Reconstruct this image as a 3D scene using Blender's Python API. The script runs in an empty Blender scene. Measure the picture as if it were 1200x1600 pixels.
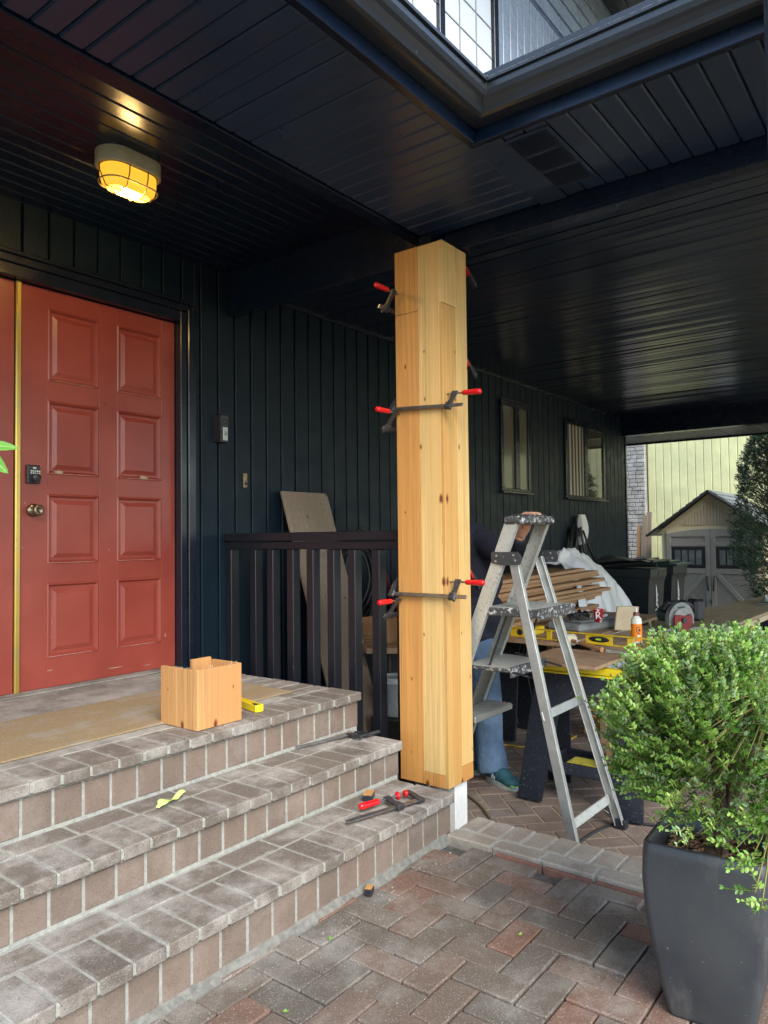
import bpy, math, random
from mathutils import Vector, Matrix
import numpy as np
random.seed(7)
S = bpy.context.scene
PI = math.pi
# ------------------------------------------------------------------ camera
YAW, PITCH, ROLL, FPX, CH = math.radians(37.58987515), math.radians(1.91410338), math.radians(-0.66230487), 1152.108962588, 1.254
Fv = Vector((math.cos(YAW)*math.cos(PITCH), math.sin(YAW)*math.cos(PITCH), math.sin(PITCH)))
R0 = Vector((math.sin(YAW), -math.cos(YAW), 0)); U0 = R0.cross(Fv)
Rv = math.cos(ROLL)*R0 + math.sin(ROLL)*U0
Uv = -math.sin(ROLL)*R0 + math.cos(ROLL)*U0
CAM = Vector((0, 0, CH))
cd = bpy.data.cameras.new('camera'); cam = bpy.data.objects.new('camera', cd); S.collection.objects.link(cam)
m = Matrix.Identity(4)
for i in range(3):
    m[i][0] = Rv[i]; m[i][1] = Uv[i]; m[i][2] = -Fv[i]; m[i][3] = CAM[i]
cam.matrix_world = m
cd.sensor_fit = 'VERTICAL'; cd.sensor_height = 36; cd.lens = FPX/1600*36; cd.clip_start = .02; cd.clip_end = 2000
S.camera = cam
S.render.resolution_x = 768; S.render.resolution_y = 1024
# ------------------------------------------------------------------ light
W = bpy.data.worlds.new('World'); S.world = W; W.use_nodes = True
wn = W.node_tree; bg = wn.nodes['Background']; sk = wn.nodes.new('ShaderNodeTexSky')
sk.sky_type = 'NISHITA'; sk.sun_disc = False
SUN_EL, SUN_AZ = math.radians(40), math.radians(238)      # direction towards the sun, azimuth measured from +X
sk.sun_elevation = SUN_EL; sk.sun_rotation = PI/2 - SUN_AZ
sk.air_density = 1.0; sk.dust_density = 1.0; sk.ozone_density = 1.0
wn.links.new(sk.outputs[0], bg.inputs[0]); bg.inputs[1].default_value = .15
ld = bpy.data.lights.new('sun', 'SUN'); ld.energy = 1.5; ld.angle = math.radians(40); ld.color = (1, .96, .9)
lo = bpy.data.objects.new('sun', ld); S.collection.objects.link(lo)
sd = Vector((math.cos(SUN_EL)*math.cos(SUN_AZ), math.cos(SUN_EL)*math.sin(SUN_AZ), math.sin(SUN_EL)))
lo.rotation_euler = sd.to_track_quat('Z', 'Y').to_euler()
S.view_settings.view_transform = 'Standard'; S.view_settings.look = 'None'; S.view_settings.gamma = 1
S.view_settings.use_curve_mapping = False
S.view_settings.exposure = 1.7
S.render.engine = 'CYCLES'
try:
    S.cycles.max_bounces = 8; S.cycles.diffuse_bounces = 5
except Exception: pass

def at(px, py, ax, val):
    d = Fv*FPX + Rv*(px-600) - Uv*(py-800)
    t = (val - CAM[ax])/d[ax]
    return CAM + d*t

# ------------------------------------------------------------------ helpers
ORG = {}
class MB:
    def __init__(s): s.v = []; s.f = []; s.m = []; s.s = []
    def add(s, vs, fs, mi=0, sm=False, T=None):
        b = len(s.v)
        if T is not None: vs = [T @ Vector(v) for v in vs]
        s.v += [tuple(v) for v in vs]; s.f += [tuple(b+i for i in f) for f in fs]
        s.m += [mi]*len(fs); s.s += [sm]*len(fs)
    def box(s, x0, x1, y0, y1, z0, z1, c=.002, mi=0, T=None):
        if x0 > x1: x0, x1 = x1, x0
        if y0 > y1: y0, y1 = y1, y0
        if z0 > z1: z0, z1 = z1, z0
        c = min(c, (x1-x0)*.45, (y1-y0)*.45, (z1-z0)*.45)
        X = (x0, x1); Y = (y0, y1); Z = (z0, z1); vs = []; idx = {}
        for i in (0, 1):
            for j in (0, 1):
                for k in (0, 1):
                    dx = c if i == 0 else -c; dy = c if j == 0 else -c; dz = c if k == 0 else -c
                    idx[i, j, k, 0] = len(vs); vs.append((X[i], Y[j]+dy, Z[k]+dz))
                    idx[i, j, k, 1] = len(vs); vs.append((X[i]+dx, Y[j], Z[k]+dz))
                    idx[i, j, k, 2] = len(vs); vs.append((X[i]+dx, Y[j]+dy, Z[k]))
        fs = []
        def q(a, flip): fs.append(tuple(reversed(a)) if flip else tuple(a))
        for i in (0, 1):
            q([idx[i,0,0,0], idx[i,1,0,0], idx[i,1,1,0], idx[i,0,1,0]], i == 0)
            q([idx[0,i,0,1], idx[1,i,0,1], idx[1,i,1,1], idx[0,i,1,1]], i == 1)
            q([idx[0,0,i,2], idx[1,0,i,2], idx[1,1,i,2], idx[0,1,i,2]], i == 0)
        for a in (0, 1):
            for b in (0, 1):
                q([idx[a,b,0,0], idx[a,b,0,1], idx[a,b,1,1], idx[a,b,1,0]], a != b)
                q([idx[a,0,b,0], idx[a,0,b,2], idx[a,1,b,2], idx[a,1,b,0]], a == b)
                q([idx[0,a,b,1], idx[0,a,b,2], idx[1,a,b,2], idx[1,a,b,1]], a != b)
        for i in (0, 1):
            for j in (0, 1):
                for k in (0, 1):
                    q([idx[i,j,k,0], idx[i,j,k,1], idx[i,j,k,2]], (i+j+k) % 2 == 0)
        s.add(vs, fs, mi, False, T); return s
    def beam(s, a, b, w, h, up=(0, 0, 1), c=.002, mi=0):
        """box from a to b, w across, h along up"""
        a = Vector(a); b = Vector(b); d = b-a; L = d.length; z = d.normalized()
        x = Vector(up).cross(z)
        if x.length < 1e-4: x = Vector((1, 0, 0))
        x.normalize(); y = z.cross(x)
        T = Matrix(((x[0], y[0], z[0], a[0]), (x[1], y[1], z[1], a[1]), (x[2], y[2], z[2], a[2]), (0, 0, 0, 1)))
        return s.box(-w/2, w/2, -h/2, h/2, 0, L, c, mi, T)
    def tube(s, pts, r, n=8, mi=0, cap=True, T=None):
        pts = [Vector(p) for p in pts]; R = r if isinstance(r, (list, tuple)) else [r]*len(pts)
        vs = []; fs = []; pu = None
        for i, p in enumerate(pts):
            d = (pts[min(i+1, len(pts)-1)] - pts[max(i-1, 0)])
            if d.length < 1e-9: d = Vector((0, 0, 1))
            d.normalize()
            if pu is None:
                pu = d.orthogonal().normalized()
            else:
                pu = (pu - d*pu.dot(d))
                pu = pu.normalized() if pu.length > 1e-6 else d.orthogonal().normalized()
            w = d.cross(pu)
            for k in range(n):
                t = 2*PI*k/n; vs.append(p + (pu*math.cos(t) + w*math.sin(t))*R[i])
        for i in range(len(pts)-1):
            for k in range(n):
                k2 = (k+1) % n; fs.append((i*n+k, i*n+k2, (i+1)*n+k2, (i+1)*n+k))
        s.add(vs, fs, mi, True, T)
        if cap:
            s.add(vs[:n], [tuple(reversed(range(n)))], mi, False, T); s.add(vs[-n:], [tuple(range(n))], mi, False, T)
        return s
    def lathe(s, prof, n=20, mi=0, T=None, sm=True):
        vs = []; fs = []
        for r, z in prof:
            for k in range(n):
                t = 2*PI*k/n; vs.append((r*math.cos(t), r*math.sin(t), z))
        for i in range(len(prof)-1):
            for k in range(n):
                k2 = (k+1) % n; fs.append((i*n+k, i*n+k2, (i+1)*n+k2, (i+1)*n+k))
        s.add(vs, fs, mi, sm, T); return s
    def prism(s, poly, d, T=None, mi=0):
        """poly in local xy extruded 0..d in local z"""
        n = len(poly)
        vs = [(p[0], p[1], 0) for p in poly] + [(p[0], p[1], d) for p in poly]
        fs = [tuple(reversed(range(n))), tuple(range(n, 2*n))] + [(i, (i+1) % n, n+(i+1) % n, n+i) for i in range(n)]
        s.add(vs, fs, mi, False, T); return s
    def ell(s, c, r, n=14, mi=0, T=None):
        vs = []; fs = []; h = n//2
        c = Vector(c)
        for i in range(h+1):
            a = PI*i/h
            for k in range(n):
                t = 2*PI*k/n; vs.append((c[0]+r[0]*math.sin(a)*math.cos(t), c[1]+r[1]*math.sin(a)*math.sin(t), c[2]-r[2]*math.cos(a)))
        for i in range(h):
            for k in range(n):
                k2 = (k+1) % n; fs.append((i*n+k, i*n+k2, (i+1)*n+k2, (i+1)*n+k))
        s.add(vs, fs, mi, True, T); return s
    def build(s, name, mats, parent=None):
        me = bpy.data.meshes.new(name)
        o = bpy.data.objects.new(name, me)
        org = Vector((0, 0, 0))
        if parent is not None:
            org = ORG.get(parent.name, org)
            if org is None: org = Vector((0, 0, 0))
        vs = [(v[0]-org[0], v[1]-org[1], v[2]-org[2]) for v in s.v]
        me.from_pydata(vs, [], s.f)
        if not isinstance(mats, (list, tuple)): mats = [mats]
        for q in mats: me.materials.append(q)
        me.polygons.foreach_set('material_index', s.m); me.polygons.foreach_set('use_smooth', s.s)
        me.update()
        S.collection.objects.link(o)
        if parent is not None: o.parent = parent
        ORG[o.name] = org
        return o
def frame(o, x, y):
    x = Vector(x).normalized(); y = Vector(y); y = (y - x*y.dot(x)).normalized(); z = x.cross(y)
    return Matrix(((x[0], y[0], z[0], o[0]), (x[1], y[1], z[1], o[1]), (x[2], y[2], z[2], o[2]), (0, 0, 0, 1)))
def tag(o, label=None, cat=None, group=None, kind=None):
    if label: o['label'] = label
    if cat: o['category'] = cat
    if group: o['group'] = group
    if kind: o['kind'] = kind
    return o
def thing(name, loc, label, cat, group=None):
    o = bpy.data.objects.new(name, None); S.collection.objects.link(o); o.location = loc; o.empty_display_size = .1
    ORG[o.name] = Vector(loc); return tag(o, label, cat, group)
def local(name, label, cat, group=None):       # an Empty whose children are built in local coordinates
    o = bpy.data.objects.new(name, None); S.collection.objects.link(o); o.empty_display_size = .1
    ORG[o.name] = Vector((0, 0, 0)); return tag(o, label, cat, group)
def copy_tree(o, parent=None):
    c = o.copy(); S.collection.objects.link(c)
    if parent is not None: c.parent = parent
    for ch in [k for k in bpy.data.objects if k.parent == o]: copy_tree(ch, c)
    return c
def struct(mb, name, mats): return tag(mb.build(name, mats), kind='structure')
def solo(mb, name, mats, label, cat, loc=None, group=None):
    """a one-mesh thing with its origin at loc"""
    if loc is None:
        a = np.array(s_ := mb.v); loc = ((a[:, 0].min()+a[:, 0].max())/2, (a[:, 1].min()+a[:, 1].max())/2, a[:, 2].min())
    mb.v = [(v[0]-loc[0], v[1]-loc[1], v[2]-loc[2]) for v in mb.v]
    o = mb.build(name, mats); o.location = loc; ORG[o.name] = Vector((0, 0, 0))
    return tag(o, label, cat, group)
def text_mesh(txt, size, T, mb, mi=0, depth=.0008):
    c = bpy.data.curves.new('t', 'FONT'); c.body = txt; c.size = size; c.extrude = depth; c.align_x = 'CENTER'; c.align_y = 'CENTER'
    o = bpy.data.objects.new('t', c); S.collection.objects.link(o)
    me = bpy.data.meshes.new_from_object(o.evaluated_get(bpy.context.evaluated_depsgraph_get()))
    mb.add([v.co.copy() for v in me.vertices], [tuple(p.vertices) for p in me.polygons], mi, False, T)
    bpy.data.objects.remove(o); bpy.data.curves.remove(c); bpy.data.meshes.remove(me)

# ------------------------------------------------------------------ materials
class NT:
    def __init__(s, name):
        s.mat = bpy.data.materials.new(name); s.mat.use_nodes = True; s.t = s.mat.node_tree
        s.b = s.t.nodes['Principled BSDF']; s.tc = None
    def n(s, ty, **kw):
        q = s.t.nodes.new(ty)
        for k, v in kw.items():
            if k.startswith('i_'):
                key = k[2:]; q.inputs[int(key) if key.isdigit() else key].default_value = v
            else: setattr(q, k, v)
        return q
    def l(s, a, b): s.t.links.new(a, b)
    def obj(s, scale=(1, 1, 1), rot=(0, 0, 0)):
        if s.tc is None: s.tc = s.n('ShaderNodeTexCoord')
        mp = s.n('ShaderNodeMapping'); mp.inputs['Scale'].default_value = scale; mp.inputs['Rotation'].default_value = rot
        s.l(s.tc.outputs['Object'], mp.inputs[0]); return mp.outputs[0]
    def noise(s, sc, det=4, rough=.5, vec=None, dist=0):
        q = s.n('ShaderNodeTexNoise'); q.inputs['Scale'].default_value = sc; q.inputs['Detail'].default_value = det
        q.inputs['Roughness'].default_value = rough; q.inputs['Distortion'].default_value = dist
        s.l(vec if vec is not None else s.obj(), q.inputs['Vector']); return q.outputs['Fac']
    def ramp(s, fac, stops, interp='LINEAR'):
        q = s.n('ShaderNodeValToRGB'); q.color_ramp.interpolation = interp; e = q.color_ramp.elements
        while len(e) < len(stops): e.new(.5)
        for i, (p, c) in enumerate(stops):
            e[i].position = p; e[i].color = (c[0], c[1], c[2], 1) if isinstance(c, (tuple, list)) else (c, c, c, 1)
        s.l(fac, q.inputs[0]); return q.outputs[0]
    def mix(s, fac, a, b, mode='MIX'):
        q = s.n('ShaderNodeMix'); q.data_type = 'RGBA'; q.blend_type = mode; q.clamp_result = False
        for sock, v in ((q.inputs[0], fac), (q.inputs[6], a), (q.inputs[7], b)):
            if hasattr(v, 'links'): s.l(v, sock)
            else: sock.default_value = (v if not isinstance(v, (tuple, list)) else (v[0], v[1], v[2], 1))
        return q.outputs[2]
    def island(s): return s.n('ShaderNodeNewGeometry').outputs['Random Per Island']
    def math(s, op, a, b=0.):
        q = s.n('ShaderNodeMath'); q.operation = op
        for sock, v in ((q.inputs[0], a), (q.inputs[1], b)):
            if hasattr(v, 'links'): s.l(v, sock)
            else: sock.default_value = v
        return q.outputs[0]
    def bump(s, h, strength=.3, dist=.01):
        q = s.n('ShaderNodeBump'); q.inputs['Strength'].default_value = strength; q.inputs['Distance'].default_value = dist
        s.l(h, q.inputs['Height']); s.l(q.outputs[0], s.b.inputs['Normal'])
    def done(s, col=None, rough=.5, metal=0, **kw):
        if col is not None:
            if hasattr(col, 'links'): s.l(col, s.b.inputs['Base Color'])
            else: s.b.inputs['Base Color'].default_value = (col[0], col[1], col[2], 1)
        if hasattr(rough, 'links'): s.l(rough, s.b.inputs['Roughness'])
        else: s.b.inputs['Roughness'].default_value = rough
        s.b.inputs['Metallic'].default_value = metal
        for k, v in kw.items():
            q = s.b.inputs[k.replace('_', ' ')]
            q.default_value = v
        return s.mat

def simple(name, col, rough=.5, metal=0, col2=None, sc=20, lo=.35, hi=.7, bump=0, bsc=80, isl=0, **kw):
    t = NT(name); c = col
    if col2 is not None:
        c = t.mix(t.ramp(t.noise(sc, 5, .6), [(lo, 0.), (hi, 1.)]), col, col2)
    if isl:
        r = t.ramp(t.island(), [(0, 1-isl), (1, 1+isl)])
        q = t.n('ShaderNodeMix'); q.data_type = 'RGBA'; q.blend_type = 'MULTIPLY'; q.inputs[0].default_value = 1
        c = t.mix(1., c, t.mix(t.island(), (1-isl,)*3, (1+isl,)*3), 'MULTIPLY')
    if bump: t.bump(t.noise(bsc, 4, .6), bump, .003)
    return t.done(c, rough, metal, **kw)

def wood(name, pale, dark, axis=2, knots=True, isl=1., rough=.6, grain=1.):
    """grain runs along object axis"""
    t = NT(name)
    sc = [78, 78, 78]; sc[axis] = 1.3
    isl_r = t.island()
    off = t.n('ShaderNodeCombineXYZ'); 
    for k in range(3): t.l(t.math('MULTIPLY', isl_r, 37.3+11*k), off.inputs[k])
    add = t.n('ShaderNodeVectorMath'); add.operation = 'ADD'; t.l(t.obj(tuple(sc)), add.inputs[0]); t.l(off.outputs[0], add.inputs[1])
    g = t.noise(1., 5, .62, add.outputs[0], .6)
    base = t.mix(t.math('MULTIPLY', isl_r, isl), pale, dark)
    g2 = t.ramp(g, [(.34, (1.12,)*3), (.48, (1.0,)*3), (.54, (.78,)*3), (.60, (.95,)*3), (.68, (.55,)*3)])
    c = t.mix(grain, base, g2, 'MULTIPLY')
    sc2 = [5, 5, 5]; sc2[axis] = 1.
    add2 = t.n('ShaderNodeVectorMath'); add2.operation = 'ADD'; t.l(t.obj(tuple(sc2)), add2.inputs[0]); t.l(off.outputs[0], add2.inputs[1])
    c = t.mix(t.ramp(t.noise(1., 3, .5, add2.outputs[0]), [(.36, 0.), (.62, .8)]), c, dark)
    if knots:
        sk_ = [10., 10., 10.]; sk_[axis] = 5.2
        sp = t.n('ShaderNodeSeparateXYZ'); t.l(t.obj(tuple(sk_)), sp.inputs[0]); oth = [k for k in range(3) if k != axis]
        add3 = t.n('ShaderNodeCombineXYZ'); t.l(t.math('ADD', t.math('ADD', sp.outputs[oth[0]], sp.outputs[oth[1]]), t.math('MULTIPLY', isl_r, 31.)), add3.inputs[0]); t.l(t.math('ADD', sp.outputs[axis], t.math('MULTIPLY', isl_r, 57.)), add3.inputs[1])
        v = t.n('ShaderNodeTexVoronoi'); v.voronoi_dimensions = '2D'; t.l(add3.outputs[0], v.inputs['Vector']); v.inputs['Scale'].default_value = 1
        d = v.outputs['Distance']
        n2 = t.noise(60, 2, .5)
        sep = t.n('ShaderNodeSeparateColor'); t.l(v.outputs['Color'], sep.inputs[0])
        d2 = t.math('MULTIPLY', t.math('ADD', d, t.math('MULTIPLY', n2, .05)), t.math('ADD', .8, t.math('MULTIPLY', sep.outputs[1], 1.6)))
        ring = t.ramp(d2, [(.050, (.30, .14, .07)), (.075, (.10, .045, .02)), (.095, (.42, .22, .10)), (.17, (1, 1, 1))])
        use = t.math('GREATER_THAN', sep.outputs[0], .64)
        c = t.mix(use, c, t.mix(1., c, ring, 'MULTIPLY'))
    t.bump(g, .12, .002)
    return t.done(c, rough)

NAVY = (.010, .0165, .024)
def paint(name, col, rough, bsc=30, bst=.10, worn=None, spec=.5):
    t = NT(name); c = col; t.b.inputs['Specular IOR Level'].default_value = spec
    n1 = t.noise(3, 4, .6)
    c = t.mix(t.ramp(n1, [(.3, 0.), (.75, .6)]), col, tuple(x*1.5 for x in col))
    if worn:
        w = t.ramp(t.noise(55, 5, .7), [(.66, 0.), (.70, 1.)]); k = t.ramp(t.noise(5, 2, .5), [(.5, 0.), (.62, 1.)])
        c = t.mix(t.math('MULTIPLY', w, k), c, worn)
    t.bump(t.noise(bsc, 5, .65, t.obj((1, 1, .25))), bst, .004)
    return t.done(c, t.ramp(t.noise(7, 3, .5), [(.3, rough*.8), (.8, rough*1.25)]))
m_siding = paint('navy_siding_paint', (.0040, .0118, .0195), .48, 60, .35, None, .26)
m_gloss = paint('navy_gloss_paint', (.007, .0105, .019), .26, 14, .03)
m_ceil = paint('navy_ceiling_paint', (.003, .0090, .023), .28, 14, .06, None, .42)
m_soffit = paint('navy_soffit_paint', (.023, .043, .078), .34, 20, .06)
m_cceil = simple('ribbed_gloss_ceiling', (.006, .015, .034), .24, col2=(.008, .018, .04), sc=.8, Specular_IOR_Level=.9)
m_rail = paint('black_rail_paint', (.010, .011, .015), .34, 40, .12, (.25, .25, .25))
m_gutter = paint('black_gutter_paint', (.026, .031, .036), .22, 60, .08, (.14, .15, .15))
m_lip = simple('worn_metal_lip', (.10, .11, .115), .4, .3, col2=(.32, .34, .34), sc=45, lo=.45, hi=.55)
m_black = simple('black_plastic', (.012, .013, .016), .38, col2=(.03, .03, .034), sc=40)
m_blackdusty = simple('dusty_black_plastic', (.010, .012, .018), .45, col2=(.09, .10, .115), sc=70, lo=.60, hi=.70, bump=.2)
m_white = simple('white_paint', (.72, .73, .70), .5, col2=(.6, .6, .56), sc=12)
m_red = NT('red_door_paint')
_c = m_red.mix(m_red.ramp(m_red.noise(3.5, 4, .6), [(.3, 0.), (.8, .8)]), (.225, .038, .026), (.325, .068, .044))
_w = m_red.math('MULTIPLY', m_red.ramp(m_red.noise(70, 4, .7), [(.68, 0.), (.71, 1.)]), m_red.ramp(m_red.noise(4, 2, .5), [(.50, 0.), (.60, 1.)]))
_c = m_red.mix(m_red.math('MULTIPLY', _w, .6), _c, (.55, .35, .3))
m_red.bump(m_red.noise(45, 4, .6, m_red.obj((1, 1, .2))), .12, .003)
m_red = m_red.done(_c, .33)
m_gold = simple('brass_strip', (.62, .43, .09), .32, .85, col2=(.5, .4, .15), sc=8)
m_bronze = simple('antique_bronze', (.30, .24, .16), .3, .9, col2=(.12, .09, .06), sc=60)
m_alu = simple('aluminium', (.50, .51, .49), .40, .8, col2=(.38, .39, .37), sc=14, bump=.1)
m_aluspat = simple('paint_spattered_aluminium', (.47, .48, .44), .5, .5, col2=(.24, .24, .23), sc=70, lo=.56, hi=.68)
m_spat = simple('spattered_ladder_plastic', (.04, .042, .045), .5, 0, col2=(.48, .49, .48), sc=48, lo=.52, hi=.66)
m_steel = simple('steel', (.34, .35, .36), .35, .9, col2=(.2, .2, .2), sc=30)
m_iron = simple('cast_iron', (.035, .038, .042), .42, .5, col2=(.08, .08, .085), sc=60, bump=.3)
m_redpl = simple('red_plastic', (.62, .008, .012), .28, col2=(.5, .006, .01), sc=30)
m_yel = simple('yellow_paint', (.72, .50, .015), .38, col2=(.6, .40, .03), sc=18)
m_yelb = simple('yellow_plastic', (.74, .58, .01), .42, col2=(.6, .47, .03), sc=16)
m_cedar = wood('cedar_cladding', (.62, .42, .15), (.50, .26, .07))
m_cedarA = wood('pale_cedar', (.69, .49, .20), (.60, .38, .135))
m_cedarB = wood('orange_cedar', (.60, .31, .085), (.48, .22, .055))
m_cedar_x = wood('cedar_board_wood', (.50, .33, .18), (.34, .18, .08), axis=0, knots=False)
m_cedarbox = wood('cedar_offcut_wood', (.56, .33, .13), (.45, .22, .075))
m_oldwood = wood('weathered_wood', (.33, .27, .20), (.22, .17, .12), knots=True)
m_ply = NT('plywood')
_g = m_ply.noise(1, 5, .6, m_ply.obj((2.2, 16, 16)), 1.2)
_c = m_ply.mix(m_ply.ramp(_g, [(.35, 0.), (.7, 1.)]), (.42, .31, .19), (.27, .18, .10))
_c = m_ply.mix(m_ply.ramp(m_ply.noise(5, 5, .7), [(.5, 0.), (.8, .5)]), _c, (.16, .12, .09))
m_ply = m_ply.done(_c, .7)
m_plyr = simple('reddish_plywood', (.36, .24, .14), .7, col2=(.24, .14, .08), sc=12)
m_lumber = simple('pale_lumber', (.58, .47, .31), .65, col2=(.48, .37, .22), sc=9)

def brickmat(name, a, b, c3, dust, dustamt=.5, speck=True, bst=.5, rough=.85):
    t = NT(name); r = t.island()
    col = t.ramp(r, [(0, a), (.5, b), (1, c3)])
    col = t.mix(t.ramp(t.noise(9, 5, .65), [(.35, 0.), (.75, .55)]), col, tuple(x*.62 for x in b))
    col = t.mix(t.math('MULTIPLY', t.ramp(t.noise(3.3, 6, .72), [(.46, 0.), (.66, 1.)]), dustamt), col, dust)
    if speck:
        col = t.mix(t.ramp(t.noise(250, 3, .6), [(.60, 0.), (.68, .8*float(speck))]), col, tuple(min(1, x*1.25) for x in dust))
        col = t.mix(t.ramp(t.noise(260, 2, .5, t.obj((1, 1, 1), (1, 2, 3))), [(.60, 0.), (.68, .7)]), col, tuple(x*.3 for x in a))
    t.bump(t.noise(150, 5, .7), bst, .004)
    return t.done(col, rough)
m_tread = brickmat('tread_brick', (.135, .110, .086), (.158, .130, .104), (.108, .090, .072), (.42, .40, .36), .70, .6)
m_riser = brickmat('riser_brick', (.185, .137, .103), (.170, .125, .095), (.142, .108, .084), (.31, .26, .22), .35, .28, .25)
m_mortar = simple('mortar', (.34, .34, .30), .95, col2=(.22, .225, .20), sc=60, bump=.7, bsc=200)
m_kerb = brickmat('kerb_brick', (.26, .225, .18), (.24, .21, .17), (.22, .19, .155), (.40, .38, .33), .6)
m_paver = brickmat('worn_paver', (.185, .090, .058), (.135, .105, .078), (.105, .095, .078), (.34, .32, .28), .50, True, .8)
m_paver2 = brickmat('carport_paver', (.20, .14, .105), (.165, .12, .09), (.14, .10, .08), (.33, .30, .26), .30, True, .3)
m_sandjoint = simple('sandy_joint', (.34, .27, .18), .95, col2=(.22, .18, .13), sc=50, bump=.5, bsc=200)
m_darkjoint = simple('dark_joint', (.055, .05, .042), .95, col2=(.12, .11, .095), sc=40, bump=.5, bsc=200)
m_conc = NT('stained_concrete')
_c = m_conc.mix(m_conc.ramp(m_conc.noise(4, 6, .7), [(.38, 0.), (.62, 1.)]), (.15, .135, .115), (.33, .315, .28))
_c = m_conc.mix(m_conc.ramp(m_conc.noise(150, 3, .6), [(.6, 0.), (.7, .6)]), _c, (.5, .48, .44))
m_conc.bump(m_conc.noise(90, 5, .7), .5, .004)
m_conc = m_conc.done(_c, .9)
m_coir = NT('coir_mat')
_n = m_coir.noise(420, 3, .7)
_c = m_coir.mix(m_coir.ramp(_n, [(.35, 0.), (.65, 1.)]), (.17, .115, .055), (.50, .37, .20))
_c = m_coir.mix(m_coir.ramp(m_coir.noise(7, 4, .6), [(.55, 0.), (.75, .5)]), _c, (.36, .33, .28))
_c = m_coir.mix(m_coir.ramp(m_coir.noise(3.2, 6, .75, m_coir.obj((1, 2.2, 1))), [(.50, 0.), (.62, .55)]), _c, (.36, .34, .30))
m_coir.bump(_n, 1., .006)
m_coir = m_coir.done(_c, 1.)
m_asph = simple('ground', (.10, .10, .09), .95, col2=(.06, .065, .05), sc=3)
m_glass = NT('window_glass'); m_glass = m_glass.done((.02, .024, .025), .03, 0, IOR=1.75)
m_blind = simple('pale_curtain', (.55, .53, .47), .8)
# ================================================================== SETTING
FL = -.17                     # carport floor
WY = 3.58                     # face of the long house wall
g = MB(); g.box(-80, 200, -120, 120, -.6, -.215, .01); struct(g, 'ground', m_asph)

def herring(mb, x0, x1, y0, y1, z, L=.2, w=.1, gap=.004, rot=0, th=.05, keep=None, zj=.002, c=.004):
    cx, cy = (x0+x1)/2, (y0+y1)/2; R = math.hypot(x1-x0, y1-y0)/2 + L
    n = int(R/w)+4; ca, sa = math.cos(rot), math.sin(rot)
    rng = random.Random(3)
    for k in range(-n, n+1):
        for j in range(-n//4-n, n//4+n+1):
            for ty in (0, 1):
                u, v = (k+4*j, k) if ty == 0 else (k+4*j+2, k-1)
                a, b = (2, 1) if ty == 0 else (1, 2)
                mx, my = (u+a/2)*w, (v+b/2)*w
                wx, wy = cx+mx*ca-my*sa, cy+mx*sa+my*ca
                if not (x0 < wx < x1 and y0 < wy < y1): continue
                if keep and not keep(wx, wy): continue
                T = Matrix.Translation((wx, wy, z + rng.uniform(-zj, zj))) @ Matrix.Rotation(rot+rng.uniform(-.008, .008), 4, 'Z') @ Matrix.Rotation(rng.uniform(-.008, .008), 4, 'X') @ Matrix.Rotation(rng.uniform(-.006, .006), 4, 'Y')
                hx, hy = a*w/2-gap/2, b*w/2-gap/2
                mb.box(-hx, hx, -hy, hy, -th, 0, c, 0, T)
# forecourt paving (lower level by the steps)
b = MB(); b.box(-4, 2.585, -4, 1.70, -.2, -.016, .003)
struct(b, 'paving_bed', m_darkjoint)
p = MB(); herring(p, -1.2, 2.60, -2.2, 1.74, 0.0, zj=.0035, gap=.005)
struct(p, 'paving', m_paver)
# carport floor
b = MB(); b.box(2.60, 14.5, -4, 3.62, -.21, FL-.004, .003)
struct(b, 'carport_floor_bed', m_sandjoint)
p = MB(); herring(p, 2.70, 10.4, -1.4, 3.60, FL, L=.217, w=.1085, gap=.010, rot=PI/4, th=.03, zj=.0015, c=.002)
struct(p, 'carport_floor', m_paver2)
# kerb
k = MB(); kr = MB()
kr.box(2.600, 2.824, -2.6, 1.680, -.2, .0245, .004)
struct(kr, 'kerb_base', m_mortar)
y = 1.68
while y > -2.5:
    k.box(2.675, 2.826, y-.088, y, -.1, .030+random.uniform(-.002, .002), .005); y -= .0965
y = 1.69
while y > -2.5:
    k.box(2.590, 2.667, y-.205, y, -.12, .027+random.uniform(-.003, .002), .006); y -= .213
struct(k, 'kerb', m_kerb)
kr = MB()
y = 1.45
while y > -.6:
    kr.box(2.574, 2.588, y-.19, y, -.03, .012+random.uniform(-.002, .002), .003); y -= .20
struct(kr, 'kerb_edging', simple('red_brick_edge', (.20, .09, .065), .9, col2=(.12, .07, .05), sc=30, bump=.4))

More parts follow.
